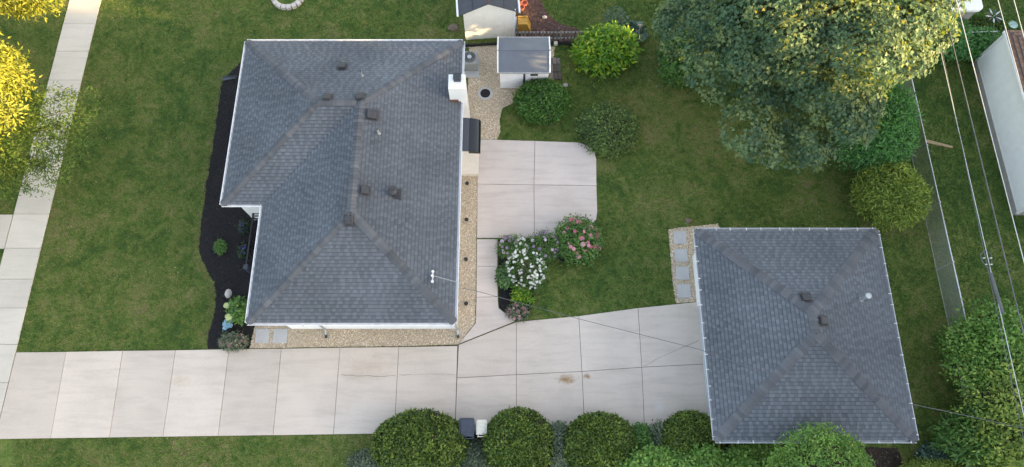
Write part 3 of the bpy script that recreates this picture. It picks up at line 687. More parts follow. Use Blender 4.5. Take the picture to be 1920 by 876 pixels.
for p0, p1, o in GE:
    P0, P1, O = Vector((*p0, GZ)), Vector((*p1, GZ)), Vector(o)
    gt = gutter(garage, P0 - O * .012, P1 - O * .012, O, M['gutter_g'])
    L = (P1 - P0).length; e = (P1 - P0) / L; k = int(L / .62)
    for i in range(k + 1):
        c = P0 + e * (L * (i + .25) / (k + .5) + random.uniform(-.08, .08)) + O * .045 + Vector((0, 0, .006)); mb = MB()
        w = Vector((abs(e.x), abs(e.y), 0)) * .014 + Vector((abs(O.x), abs(O.y), 0)) * .065
        mb.box(c.x - w.x, c.x + w.x, c.y - w.y, c.y + w.y, c.z - .01, c.z + .012); mb.build('gutter_bracket', M['gutter_b'], gt)
mb = MB(); mb.poly([(GX0, GY0, GZ - .12), (GX0, GY1, GZ - .12), (GX1, GY1, GZ - .12), (GX1, GY0, GZ - .12)]); mb.build('soffit', M['white'], garage)
def on_groof(px, py):
    z = 3.4
    for _ in range(8): p = g(px, py, z); z = GZ + GP * min(p.x - GX0, GX1 - p.x, p.y - GY0, GY1 - p.y)
    return Vector((p.x, p.y, z))
box_vent(garage, on_groof(1511, 559), GN['T'], (0, -1, 0), .32, .30); box_vent(garage, on_groof(1542, 602), GN['R'], (-1, 0, 0), .30, .32)
pipe_vent(garage, on_groof(1614, 562), .55, .06, True)

# ------------------------------------------------------------ sheds, yard equipment
sx0, sx1, sy0, sy1 = -0.56, 1.68, 17.47, 19.06
shed = thing('resin_shed', ((sx0 + sx1) / 2, sy0, 0), 'small white resin storage shed with a slate blue pitched roof', 'shed')
mb = MB(); mb.box(sx0 + .02, sx1 - .02, sy0 + .03, sy1, 0, 1.56)
for x in (sx0 + .02, sx1 - .02): mb.poly([(x, sy0 + .03, 1.56), (x, sy1, 1.56), (x, 18.25, 1.93)])
mb.build('wall', M['resin'], shed)
for (x0, x1) in ((sx0, 0.52), (0.62, sx1)):
    mb = MB(); mb.box(x0, x1, sy0 - .03, sy0 + .03, .06, 1.55, bev=.015); d = mb.build('shed_door', M['resin'], shed)
    for k in range(9):
        q = MB(); q.box(x0 + .03, x1 - .03, sy0 - .042, sy0 - .025, .14 + k * .155, .14 + k * .155 + .135, bev=.006); q.build('door_panel', M['resin'], d)
mb = MB(); mb.box(.525, .615, sy0 - .02, sy0 + .03, .04, 1.55); mb.build('door_gap', M['ventmetal'], shed)
mb = MB(); mb.box(.85, 1.20, sy0 - .06, sy0 - .03, 1.17, 1.42); mb.build('shed_window', M['ventmetal'], shed)
mb = MB(); ez, rzz = 1.60, 1.97; e0, e1 = 17.30, 19.22
mb.faces([(sx0 - .06, e0, ez), (sx1 + .04, e0, ez), (sx1 + .04, 18.25, rzz), (sx0 - .06, 18.25, rzz), (sx1 + .04, e1, ez), (sx0 - .06, e1, ez), (sx0 - .06, e0, ez - .05), (sx1 + .04, e0, ez - .05), (sx1 + .04, e1, ez - .05), (sx0 - .06, e1, ez - .05)], [(0, 1, 2, 3), (3, 2, 4, 5), (6, 7, 1, 0), (8, 9, 5, 4)])
sr = mb.build('roof', M['resin_roof'], shed)
for x in (sx0 - .09, sx1 + .05):
    for (ya, za, yb2, zb) in ((e0, ez, 18.22, rzz - .01), (18.28, rzz - .01, e1, ez)):
        mb = MB(); mb.tube([(x, ya, za + .01), (x, yb2, zb + .01)], .035, 6); mb.build('roof_trim', M['white'], sr)
for y in (e0, e1):
    mb = MB(); mb.box(sx0 - .06, sx1 + .04, y - .03, y + .02, ez - .05, ez + .012); mb.build('roof_trim', M['greyrail'], sr)
mb = MB(); mb.box(sx0 - .06, sx1 + .04, 18.235, 18.265, rzz - .005, rzz + .018); mb.build('ridge', M['resin_roof'], sr)

rot = R_(4.5); bs = thing('gable_shed', (-1.1, 20.3, 0), 'cream gabled garden shed with dark roof behind the house', 'shed')
def bp_(x, y, z): ca, sa = math.cos(rot), math.sin(rot); return (-1.09 + x * ca - y * sa, 20.31 + x * sa + y * ca, z)
bw, bl, be, bz = 1.19, 3.0, 2.12, 2.72
mb = MB(); P = [bp_(*q) for q in ((-bw, 0, 0), (bw, 0, 0), (bw, 0, be), (0, 0, bz), (-bw, 0, be), (-bw, bl, 0), (bw, bl, 0), (bw, bl, be), (0, bl, bz), (-bw, bl, be))]
mb.faces(P, [(0, 1, 2, 3, 4), (9, 8, 7, 6, 5), (1, 6, 7, 2), (5, 0, 4, 9)]); mb.build('wall', M['cream'], bs)
n = 5
for k in range(n):
    x0, x1 = -bw + 2 * bw * k / n + .006, -bw + 2 * bw * (k + 1) / n - .006
    top = lambda x: be + (bz - be) * (1 - abs(x) / bw) - .02
    P = [(x0, .0), (x1, .0), (x1, top(x1))] + ([(0, top(0))] if x0 < 0 < x1 else []) + [(x0, top(x0))]
    q = MB(); F = [bp_(x, -.02, z) for x, z in P] + [bp_(x, .0, z) for x, z in P]; m_ = len(P)
    q.faces(F, [tuple(range(m_))] + [(i, m_ + i, m_ + (i+1) % m_, (i+1) % m_) for i in range(m_)]); q.build('wall_panel', M['cream'], bs)
for s in (-1, 1):
    q = MB(); t = .03; ex, ezz = 1.42, be - .10
    q.faces([bp_(0, -.12, bz + .03), bp_(s * ex, -.12, ezz), bp_(s * ex, bl, ezz), bp_(0, bl, bz + .03), bp_(0, -.12, bz - .02), bp_(s * ex, -.12, ezz - .05), bp_(s * ex, bl, ezz - .05)], [(0, 3, 2, 1) if s > 0 else (0, 1, 2, 3), (0, 1, 5, 4), (1, 2, 6, 5)])
    r = q.build('roof_slope', M['felt'], bs)
    q = MB(); q.tube([bp_(s * (ex + .02), -.14, ezz), bp_(s * (ex + .02), bl, ezz)], .05, 6); q.build('roof_trim', M['white'], r)
    q = MB(); q.tube([bp_(s * .72, -.1, (bz + ezz) / 2 + .024), bp_(s * .72, bl, (bz + ezz) / 2 + .024)], .012, 4); q.build('roof_seam', M['ventmetal'], r)
q = MB(); q.tube([bp_(0, -.12, bz + .035), bp_(0, bl, bz + .035)], .035, 6); q.build('ridge', M['brownbox'], bs)
q = MB(); q.tube([bp_(bw + .03, -.04, 0), bp_(bw + .03, -.04, be)], .05, 4); q.build('corner_trim', M['white'], bs)

# planks beside the resin shed
for k, (x0, x1, y0, y1, lb) in enumerate(((1030, 1050, 110, 121, 'weathered timber step by the resin shed, farthest from the clipped bush'), (1030, 1051, 122, 136, 'weathered timber step in the middle of three by the resin shed'), (1030, 1053, 137, 150, 'weathered timber step by the resin shed, nearest the clipped bush'))):
    a, b = g(x0, y1), g(x1, y0); t = thing('timber_step', (a.x, a.y, 0), lb, 'step', 'timber steps by the shed'); nn = 3; w = (b.x - a.x) / nn
    for i in range(nn): mb = MB(); mb.box(a.x + i * w + .006, a.x + (i+1) * w - .006, a.y, b.y, .0, .07 + random.uniform(-.006, .006), random.random(), bev=.008); mb.build('flat_strip', M['greywood'], t)
    EXCL.append([(a.x, a.y), (b.x, a.y), (b.x, b.y), (a.x, b.y)])
# air conditioner
ac = thing('air_conditioner', g(882, 130), 'grey air conditioner with round black fan grille beside the house', 'air conditioner')
q0 = g(895, 119, .72); ax1, ay_ = q0.x, q0.y; ax0_ = ax1 - .74; ay1_ = ay_ + .70
mb = MB(); mb.box(ax0_, ax1, ay_, ay1_, .08, .72, bev=.05); cas = mb.build('casing', M['acgrey'], ac)
for k in range(11): mb = MB(); x = ax0_ + .05 + k * .064; mb.box(x, x + .02, ay_ - .012, ay_ - .001, .14, .64); mb.build('louvre', M['acgrey'], cas)
cxa, cya = (ax0_ + ax1) / 2 - .01, (ay_ + ay1_) / 2
mb = MB(); mb.lathe((cxa, cya, .723), [(.30, 0), (.30, .012), (.27, .014)], 28); mb.build('fan_well', M['black'], ac)
for r in (.285, .23, .175):
    mb = MB(); mb.tube([(cxa + r * math.cos(i * math.pi / 14), cya + r * math.sin(i * math.pi / 14), .76) for i in range(29)], .009, 5, caps=False); mb.build('grille_ring', M['acgrey'], ac)
for k in range(8): mb = MB(); th = k * math.pi / 4; mb.tube([(cxa + .09 * math.cos(th), cya + .09 * math.sin(th), .765), (cxa + .3 * math.cos(th), cya + .3 * math.sin(th), .75)], .006, 5); mb.build('grille_bar', M['black'], ac)
mb = MB(); mb.lathe((cxa, cya, .735), [(.11, 0), (.11, .03), (.07, .045)], 18); mb.build('fan_hub', M['galv'], ac)
mb = MB(); mb.box(ax0_ - .05, ax1 + .06, ay_ - .34, ay1_ + .06, 0, .08, bev=.01); mb.build('pad', M['paver'], ac)
mb = MB(); mb.tube([(ax0_ + .1, ay_ - .02, .3), (ax0_ + .1, ay_ - .12, .25), (ax0_ - .1, ay_ - .14, .25), (WX2, ay_ - .14, .3)], .02, 6); mb.build('refrigerant_line', M['rubber'], ac)
# drain lid
c = g(910, 176); dl = thing('well_lid', c, 'round black lid set in a pale concrete ring in the gravel', 'lid')
mb = MB(); mb.lathe((c.x, c.y, 0), [(.36, 0), (.36, .045), (.34, .055), (.245, .055), (.24, .03), (.0, .03)], 32); mb.build('ring', M['paver'], dl)
mb = MB(); mb.lathe((c.x, c.y, .028), [(.235, 0), (.235, .02), (.22, .028)], 30); mb.build('lid', M['rubber'], dl)
# spot lights in the gravel strip
for (px, py, lb) in ((876, 345, 'small round black ground light in gravel, nearest the door step'), (875, 413, 'small round black ground light, second from the door step'), (874, 487, 'small round black ground light, third from the door step'), (874, 570, 'small round black ground light, nearest the driveway corner')):
    c = g(px, py); t = thing('ground_light', c, lb, 'light', 'ground lights in the gravel strip')
    mb = MB(); mb.lathe((c.x, c.y, 0), [(.05, 0), (.05, .05), (.085, .06), (.085, .10), (.06, .10), (.06, .07)], 14); mb.build('housing', M['black'], t)
    mb = MB(); mb.lathe((c.x, c.y, .07), [(.055, 0), (.05, .012), (.02, .02)], 12); mb.build('lens', M['ventmetal'], t)
# wheelie bins
def bin_(px, py, w, d, h, mat, lb, lid_rib):
    c = g(px, py, h); t = thing('wheelie_bin', (c.x, c.y, 0), lb, 'bin', 'wheelie bins between the yews'); x, y = c.x, c.y
    P = [(x + sx * w * k / 2, y + sy * d * k / 2, z) for z, k in ((.08, .78), (h - .08, .96)) for sx, sy in ((-1, -1), (1, -1), (1, 1), (-1, 1))]
    mb = MB(); mb.faces(P, [(3, 2, 1, 0), (4, 5, 6, 7), (0, 1, 5, 4), (1, 2, 6, 5), (2, 3, 7, 6), (3, 0, 4, 7)]); mb.build('body', M[mat], t)
    r = .09; pts = [(x - w/2, y - d/2), (x + w/2, y - d/2)]
    for cx, sg in ((x + w/2 - r, 1), (x - w/2 + r, -1)):
        for i in range(5):
            th = (i / 4) * math.pi / 2 if sg > 0 else math.pi / 2 + (i / 4) * math.pi / 2; pts.append((cx + r * math.cos(th), y + d/2 - r + r * math.sin(th)))
    mb = MB(); mb.prism(pts, h - .07, h + .01, bev=.02); ld = mb.build('lid', M[mat], t)
    mb = MB(); mb.prism(inset(pts, .06), h + .008, h + .035, bev=.02); mb.build('lid_top', M[mat], ld)
    for k in range(lid_rib): mb = MB(); yy = y - d/2 + .14 + k * (d - .28) / max(1, lid_rib - 1); mb.box(x - w/2 + .08, x + w/2 - .08, yy - .012, yy + .012, h + .03, h + .05, bev=.005); mb.build('lid_rib', M[mat], ld)
    mb = MB(); mb.tube([(x - w/2 + .05, y - d/2 - .07, h - .04), (x + w/2 - .05, y - d/2 - .07, h - .04)], .02, 8); mb.tube([(x - w/2 + .08, y - d/2, h - .05), (x - w/2 + .08, y - d/2 - .08, h - .04)], .02, 6); mb.tube([(x + w/2 - .08, y - d/2, h - .05), (x + w/2 - .08, y - d/2 - .08, h - .04)], .02, 6); mb.build('handle', M[mat], t)
    for s in (-1, 1): mb = MB(); mb.tube([(x + s * w * .40, y - d * .36, .12), (x + s * (w * .40 + .06), y - d * .36, .12)], .12, 14); mb.build('wheel', M['rubber'], t)
bin_(875, 801, .60, .70, 1.05, 'binblue', 'dark blue wheelie bin standing between two clipped yews', 1)
bin_(903, 801, .42, .56, 1.00, 'bincream', 'cream wheelie bin squeezed against the second clipped yew', 3)

# picket fence behind the sheds
fy = g(1100, 79).y; fence = thing('picket_fence', (2.2, fy, 0), 'weathered grey picket fence at the edge of the back bed', 'fence')
fx0, fx1 = .25, 4.35; xk = fx0
while xk < fx1:
    h = .88 + random.uniform(-.03, .03); yk = fy + random.uniform(-.012, .012); w = .085
    mb = MB(); P = [(xk, 0), (xk + w, 0), (xk + w, h - .06), (xk + w / 2, h), (xk, h - .06)]; F = [(x, yk - .012, z) for x, z in P] + [(x, yk + .012, z) for x, z in P]
    mb.faces(F, [(0, 1, 2, 3, 4), (9, 8, 7, 6, 5)] + [(i, 5 + i, 5 + (i+1) % 5, (i+1) % 5) for i in range(5)], random.random()); mb.build('picket', M['greywood'], fence); xk += .172
for z in (.22, .68): mb = MB(); mb.box(fx0 - .05, fx1, fy + .015, fy + .055, z, z + .085); mb.build('rail', M['greyrail'], fence)
for x in (fx0, 2.25, fx1 - .02): mb = MB(); mb.box(x - .045, x + .045, fy + .056, fy + .15, 0, 1.0, .2); mb.build('post', M['greywood'], fence)
# black drain pipe
dp = thing('drain_pipe', g(905, 84), 'long black corrugated drain pipe lying behind the resin shed', 'pipe')
pts = [g(874, 87), g(900, 85.5), g(940, 83.5), g(1030, 83), (g(1055, 83)), g(1072, 85), g(1086, 89)]
mb = MB(); P = []
for a, b in zip(pts, pts[1:]):
    for k in range(14): P.append(a.lerp(b, k / 14) + Vector((0, 0, .08)))
mb.tube(P, [.075 if i % 2 else .062 for i in range(len(P))], 8); mb.build('hose', M['rubber'], dp)
mb = MB(); c = g(1042, 81.5, .1); mb.box(c.x - .09, c.x + .09, c.y - .07, c.y + .09, .0, .19, bev=.03); mb.build('coupling', M['bincream'], dp)
# things by the gable shed wall
sl = thing('toy_slide', g(985, 56), 'faded yellow plastic slide leaning beside the cream shed', 'slide')
a = g(971, 60); b = g(997, 60); mb = MB(); N = 8; y0, y1 = a.y - .02, a.y + .42
top = [(a.x + (b.x - a.x) * i / N, .62 if i < 6 else .62 - .26 * (i - 5)) for i in range(N + 1)]
for p, q in zip(top, top[1:]): mb.faces([(p[0], y0, p[1]), (q[0], y0, q[1]), (q[0], y1, q[1]), (p[0], y1, p[1]), (p[0], y0, 0), (q[0], y0, 0), (p[0], y1, 0), (q[0], y1, 0)], [(0, 1, 2, 3), (4, 5, 1, 0), (3, 2, 7, 6)])
mb.build('chute', M['yellow'], sl)
for y in (y0, y1): mb = MB(); mb.tube([(x, y, z + .03) for x, z in top], .035, 6); mb.build('side_rail', M['yellow'], sl)
c = g(976, 33, .2); ty = thing('tyre', (c.x, c.y, 0), 'old black tyre lying by the cream shed corner', 'tyre')
mb = MB(); N, K = 22, 8
R0, r0 = .21, .085
for i in range(N):
    for k in range(K):
        t1, t2 = 2 * math.pi * i / N, 2 * math.pi * k / K; mb.v.append((c.x + (R0 + r0 * math.cos(t2)) * math.cos(t1), c.y + (R0 + r0 * math.cos(t2)) * math.sin(t1), .10 + r0 * 1.1 * math.sin(t2)))
for i in range(N):
    for k in range(K): mb.f.append((i*K+k, ((i+1) % N)*K+k, ((i+1) % N)*K+(k+1) % K, i*K+(k+1) % K)); mb.t.append(.5)
mb.build('casing', M['rubber'], ty, smooth=True)
mb = MB(); mb.lathe((c.x, c.y, .03), [(.13, 0), (.12, .06), (.05, .07)], 16); mb.build('hub', M['dark_soil'], ty)
c = g(978, 44); cr = thing('crate', c, 'small rusty brown crate between tyre and yellow slide', 'crate')
for k in range(4): mb = MB(); mb.box(c.x - .2 + k * .1, c.x - .11 + k * .1, c.y - .15, c.y + .2, .3, .33, bev=.004); mb.build('slat', M['brownbox'], cr)
for s in (-.19, .17): mb = MB(); mb.box(c.x + s, c.x + s + .03, c.y - .13, c.y + .18, 0, .3); mb.build('end_board', M['brownbox'], cr)
c = g(967, 48); pb = thing('plastic_bag', c, 'crumpled white and red plastic bag against the cream shed', 'bag')
def lump(c, rx_, ry_, rz_, n=14, m=8, amp=.12, seed=1, zmin=-.55):
    r2 = np.random.default_rng(seed); mb = MB(); ph = r2.uniform(0, 6, 6)
    for i in range(m + 1):
        v = -math.pi/2 + math.pi * i / m
        for k in range(n):
            u = 2*math.pi*k/n; f = 1 + amp * (math.sin(3*u+ph[0]) * math.cos(2*v+ph[1]) + .6*math.sin(5*u+ph[2]+3*v) + .35 * math.cos(7*v+ph[3]+2*u))
            mb.v.append((c[0]+rx_*f*math.cos(u)*math.cos(v), c[1]+ry_*f*math.sin(u)*math.cos(v), c[2]+rz_*max(zmin, math.sin(v)*f)))
    for i in range(m):
        for k in range(n): mb.f.append((i*n+k, i*n+(k+1) % n, (i+1)*n+(k+1) % n, (i+1)*n+k)); mb.t.append(.5)
    return mb
lump((c.x, c.y, .16), .13, .26, .3, amp=.16, seed=3).build('bag', M['pvc'], pb); lump((c.x + .05, c.y + .18, .3), .13, .10, .12, amp=.16, seed=5).build('bag_print', M['terracotta'], pb)
c = g(977, 13); pt = thing('planter_cluster', c, 'three joined red plastic planter rings on bare soil behind the shed', 'planter')
for k, (dx, dy) in enumerate(((-.17, .09), (.17, .1), (.02, -.16))):
    mb = MB(); mb.lathe((c.x + dx, c.y + dy, .02), [(.11, 0), (.15, .16), (.165, .17), (.165, .19), (.13, .19), (.12, .08), (0.01, .08)], 16); mb.build('planter_ring', M['terracotta'], pt)
def rock(px, py, rx_, ry_, rz_, lb, mat='rock', seed=1):
    c = g(px, py); o = lump((c.x, c.y, rz_ * .5), rx_, ry_, rz_, 18, 10, .05, seed).build('rock', M[mat], None, (c.x, c.y, 0), smooth=True); return tag(o, lb, 'rock')
rock(1021, 34, .12, .10, .10, 'small pale stone on the bare soil beyond the picket fence', seed=4)
rock(429.5, 551.5, .15, .20, .14, 'smooth pale egg-shaped stone in the black mulch', seed=9)
c = g(541, -6); fp = thing('fire_ring', c, 'circle of grey stone blocks at the top edge of the lawn', 'fire ring')
for k in range(18):
    th = k * 2 * math.pi / 18; mb = MB(); mb.box(c.x + .72 - .12, c.x + .72 + .12, c.y - .115, c.y + .115, 0, .2, .5, bev=.02)
    P = [(c.x + (x - c.x) * math.cos(th) - (y - c.y) * math.sin(th), c.y + (x - c.x) * math.sin(th) + (y - c.y) * math.cos(th), z) for x, y, z in mb.v]; mb.v = P; mb.build('stone_block', M['rock'], fp)
EXCL.append([(c.x + .86 * math.cos(i * .4), c.y + .86 * math.sin(i * .4)) for i in range(16)])
# flat stones near the sheds
for (px, py, r, lb) in ((1060, 160, .14, 'flat grey stone in the grass right of the clipped bush'), (850, 52, .28, 'dark weathered block in the grass left of the cream shed'), (1290, 414, .15, 'flat brown stone at the garage gravel corner')):
    c = g(px, py); o = lump((c.x, c.y, .02), r, r * .8, .06, 12, 6, .08, int(px)).build('flat_stone', M['found'] if px == 1060 else M['pole'], None, (c.x, c.y, 0)); tag(o, lb, 'stone')
# plant stake
st_ = thing('garden_stake', g(1196, 78), 'leaning pale metal stake behind the bright green shrub', 'stake')
a, b = g(1196, 79), g(1200, 47, 1.05); mb = MB(); mb.tube([a, b], .03, 6); mb.build('rod', M['galv'], st_); mb = MB(); mb.tube([b + Vector((-.1, 0, 0)), b + Vector((.12, 0, .02))], .02, 6); mb.build('crossbar', M['greyrail'], st_)

# ------------------------------------------------------------ chain-link fence
cfx = 18.42; cl = thing('chain_link_fence', (cfx, 13, 0), 'galvanised chain-link fence along the back lawn', 'fence')
cy_0, cy_1, fh = 3.0, 24.5, 1.22
mb = MB(); mb.tube([(cfx, cy_0, fh), (cfx, cy_1, fh)], .026, 6); mb.build('top_rail', M['galv'], cl)
mb = MB(); mb.tube([(cfx, cy_0, .05), (cfx, cy_1, .05)], .008, 5); mb.build('tension_wire', M['galv'], cl)
y = cy_0
while y < cy_1 + .1: mb = MB(); mb.tube([(cfx, y, 0), (cfx, y, fh + .06)], .03, 8); mb.build('post', M['galv'], cl); y += 2.7
mb = MB(); y = cy_0 - fh; w = .0085
while y < cy_1:
    for s in (1, -1):
        ya, yb2 = (y, y + fh) if s > 0 else (y + fh, y); za, zb = .04, fh
        mb.faces([(cfx - .004 * s, ya - w, za), (cfx - .004 * s, ya + w, za), (cfx + .004 * s, yb2 + w, zb), (cfx + .004 * s, yb2 - w, zb)], [(0, 1, 2, 3)])
    y += .06
tag(mb.build('wire_mesh', M['galv'], cl), kind='stuff')
# cross fence rail by the white-roofed shed
cf = thing('boundary_rail', g(1830, 60), 'thin pale fence rail between the brown-roofed building and the hedge', 'fence')
a, b = g(1795, 61.5, 1.1), g(1868, 59.5, 1.1); mb = MB(); mb.tube([a, b], .03, 6); mb.build('rail', M['galv'], cf)
for k in (0, .5, 1): p = a.lerp(b, k); mb = MB(); mb.tube([(p.x, p.y, 0), (p.x, p.y, 1.14)], .028, 6); mb.build('post', M['galv'], cf)

a, b = g(1733, 265), g(1785, 277); d = (b - a).normalized(); w = Vector((-d.y, d.x, 0)); mb = MB()  # low tan strip in the grass, narrower towards the right
mb.prism([(q.x, q.y) for q in (a - w * .09, b - w * .05, b + w * .05, a + w * .09)], 0, .075, bev=.01)
tag(mb.build('flat_strip', plain('tan_strip', (.36, .27, .15), .85, .2, 8), None, (a.x, a.y, 0)), 'low tan strip on grass right of the chain-link fence', 'flat_strip')
# ------------------------------------------------------------ neighbour's garage, right edge
nb = thing('neighbour_garage', (26.5, 14.9, 0), 'white sided outbuilding with brown hip roof at the right edge', 'building')
nx0, nx1, ny0, ny1, nz = 22.35, 31.0, 10.95, 18.85, 2.45
mb = MB(); mb.box(nx0 + .03, nx1, ny0 + .03, ny1 - .03, .3, nz); nwall = mb.build('wall', M['found'], nb)  # grey backing colours the gaps between boards as shadow lines
mb = MB(); mb.box(nx0 - .02, nx1 + .02, ny0, ny1, 0, .34); mb.build('foundation', M['found'], nb)
nbd = 12
for k in range(nbd):
    z = .345 + k * (nz - .36) / nbd; dz = (nz - .36) / nbd; q = MB()
    q.faces([(nx0, ny0 + .02, z), (nx0, ny1 - .02, z), (nx0 + .03, ny1 - .02, z + dz - .03), (nx0 + .03, ny0 + .02, z + dz - .03), (nx0 + .03, ny0 + .02, z), (nx0 + .03, ny1 - .02, z)], [(0, 3, 2, 1), (0, 1, 5, 4)]); q.build('siding_board', M['siding'], nwall)
for y in (ny0, ny1): mb = MB(); mb.box(nx0 - .03, nx0 + .07, y - .05, y + .05, .3, nz); mb.build('corner_board', M['white'], nb)
hh = (ny1 - ny0) / 2 + .1; e0x, e1x, e0y, e1y, np_ = nx0 - .05, nx1 + .2, ny0 - .1, ny1 + .1, .36; zt = nz + .02
a, b = (e0x + hh, e0y + hh, zt + np_ * hh), (e1x - hh, e0y + hh, zt + np_ * hh)
NP = {'L': [(e0x, e1y, zt), (e0x, e0y, zt), a], 'T': [(e1x, e1y, zt), (e0x, e1y, zt), a, b], 'B': [(e0x, e0y, zt), (e1x, e0y, zt), b, a], 'R': [(e1x, e0y, zt), (e1x, e1y, zt), b]}
mb = MB()
for p in NP.values(): mb.poly(p)
nroof = mb.build('roof', M['deck'], nb)
EXPO = .2; fld = MB()
shingle_plane(fld, NP['L'], nroof, 200, 'brown_shingle')
for k in ('T', 'B'): shingle_plane(fld, NP[k], mat='brown_shingle')
tag(fld.build('shingle_field', M['brown_shingle'], nroof), kind='stuff')
EXPO = .143
mb = MB(); mb.box(e0x - .05, e0x + .01, e0y, e1y, zt - .14, zt - .01); mb.build('fascia', M['white'], nb)
EXCL.append([(nx0, ny0), (nx1, ny0), (nx1, ny1), (nx0, ny1)])
# shed with the white rounded roof
ws = thing('rounded_roof_shed', g(1815, 62), 'grey shed with a flat white rounded roof at the top right corner', 'shed')
c1 = g(1845, 21, 2.3); wx1, wy0 = c1.x, c1.y; wx0, wy1 = wx1 - 2.6, wy0 + 3.2
mb = MB(); mb.box(wx0 + .08, wx1 - .2, wy0 + .14, wy1 - .1, 0, 2.25); wwl = mb.build('wall', M['found'], ws)
for k in range(8): mb = MB(); z = .1 + k * .265; mb.box(wx0 + .1, wx1 - .22, wy0 + .115, wy0 + .138, z, z + .25, bev=.01); mb.build('wall_panel', M['found'], wwl)
pts = []; r = .3
for cx, cy, t0_ in ((wx1 - r, wy1 - r, 0), (wx0 + r, wy1 - r, 90), (wx0 + r, wy0 + r, 180), (wx1 - r, wy0 + r, 270)):
    for i in range(6): th = R_(t0_ + i * 18); pts.append((cx + r * math.cos(th), cy + r * math.sin(th)))
mb = MB(); mb.prism(pts, 2.22, 2.38, bev=.05); wr_ = mb.build('roof', M['white'], ws)
mb = MB(); mb.box(wx0 + .05, wx1 - .05, wy0 + .62, wy0 + .65, 2.375, 2.386); mb.build('roof_seam', M['gutter_g'], wr_)
EXCL.append([(wx0, wy0), (wx1, wy0), (wx1, wy1), (wx0, wy1)])
c = g(1828, 45, .0); wb = thing('white_board', c, 'small white board standing by the grey shed wall', 'board'); mb = MB(); mb.faces([(c.x - .15, c.y, 0), (c.x + .35, c.y, 0), (c.x + .3, c.y, .55), (c.x - .15, c.y + .03, 0), (c.x + .35, c.y + .03, 0), (c.x + .3, c.y + .03, .55)], [(0, 1, 2), (5, 4, 3), (0, 2, 5, 3), (1, 4, 5, 2)]); mb.build('panel', M['white'], wb)
c = g(1900, 46, .5); pl = thing('birdbath', (c.x, c.y, 0), 'small pale green round birdbath behind the brown-roofed building', 'birdbath'); mb = MB(); mb.lathe((c.x, c.y, 0), [(.16, 0), (.06, .08), (.05, .38), (.2, .44), (.22, .5), (.17, .48), (.02, .45)], 18); mb.build('bowl', plain('pale_green_glaze', (.35, .5, .45), .4), pl)
c = g(1862, 32, 1.0); wh = thing('wind_spinner', (c.x, c.y, 0), 'dark metal wind spinner wheel among the orange flowers', 'spinner')
mb = MB(); mb.tube([(c.x, c.y, 0), (c.x, c.y, 1.1)], .02, 6); mb.build('stem', M['galv'], wh)
for k in range(10):
    th = k * math.pi / 5; d = Vector((math.cos(th), math.sin(th), .12)); s = Vector((-math.sin(th), math.cos(th), .1)); q = MB(); o = Vector((c.x, c.y, 1.05))
    q.poly([o + d * .08, o + d * .26 + s * .05, o + d * .46 + s * .01, o + d * .3 - s * .03]); q.build('blade', M['galv'] if k % 2 else M['ventmetal'], wh)

# ------------------------------------------------------------ cables and poles
def cable(name, pts, r, mat, lb, group=None, n=18, sag=0.0):
    P = []; pts = [Vector(p) for p in pts]
    for a, b in zip(pts, pts[1:]):
        for k in range(n): t = k / n; p = a.lerp(b, t); p.z -= sag * 4 * t * (1 - t); P.append(p)
    P.append(pts[-1]); mb = MB(); mb.tube(P, r, 6); o = mb.build(name, M[mat], None, (0, 0, 0)); return tag(o, lb, 'cable', group)
def along(px1, py1, px2, py2, z, y0=-16, y1=36):
    a, b = g(px1, py1, z), g(px2, py2, z); f = lambda y: a + (b - a) * ((y - a.y) / (b.y - a.y)); return [f(y0), f(y1)]
LINES = [(1793, 0, 1906, 437, 8.2, .012, 'cable', 'bright overhead wire crossing the white siding of the right-edge building'), (1871, 0, 1920, 181, 8.2, .012, 'cable', 'overhead wire crossing the brown roof near the corner'), (1901, 0, 1920, 70, 8.2, .012, 'cable', 'short overhead wire nearest the top right corner'),
         (1788, 90, 1873, 437, 6.6, .02, 'cable_d', 'dark twisted overhead cable midway over the neighbouring grass'), (1761, 85, 1841.5, 437, 5.6, .012, 'cable', 'bright overhead cable nearest the chain-link fence'), (1764, 85, 1838, 437, 5.6, .011, 'cable_d', 'thin dark overhead line beside the bright fence-side cable')]
ends = []
for (a1, b1, a2, b2, z, r, mt, lb) in LINES:
    P = along(a1, b1, a2, b2, z); ends.append(P); cable('overhead_cable', P, r, mt, lb, 'overhead utility cables')
# splice loop hung on the cable
z = 5.6; P = [g(1846, 470, z), g(1838, 478, z), g(1842, 490, z), g(1853, 505, z), g(1860, 490, z), g(1858, 476, z), g(1846, 470, z)]
sp = thing('cable_splice', g(1849, 486, z), 'dark looped splice hanging from the fence-side overhead cable', 'splice')
mb = MB(); mb.tube(P, .014, 6); mb.build('loop', M['cable_d'], sp)
mb = MB(); mb.tube([g(1857, 512, z), g(1868, 548, z), g(1880, 588, z)], .06, 8); mb.build('sleeve', M['cable_d'], sp)
for q in ((1845, 484), (1858, 484), (1849, 496), (1859, 496)): mb = MB(); c = g(*q, z + .02); mb.box(c.x - .03, c.x + .03, c.y - .015, c.y + .015, z - .02, z + .04); mb.build('clip', M['cable'], sp)
for yy, lb in ((-15.5, 'wooden utility pole beyond the bottom edge carrying the overhead cables'), (35.5, 'wooden utility pole beyond the top edge carrying the overhead cables')):
    px = 21.0; t = thing('utility_pole', (px, yy, 0), lb, 'pole'); mb = MB(); mb.tube([(px, yy, 0), (px, yy, 9.2)], [.16, .11], 10); mb.build('post', M['pole'], t)
    for z in (8.15, 6.55, 5.55): mb = MB(); mb.box(px - 3.2 if z < 6 else px - 2.6, px + 3.4, yy - .06, yy + .06, z - .12, z - .02); mb.build('crossarm', M['pole'], t)
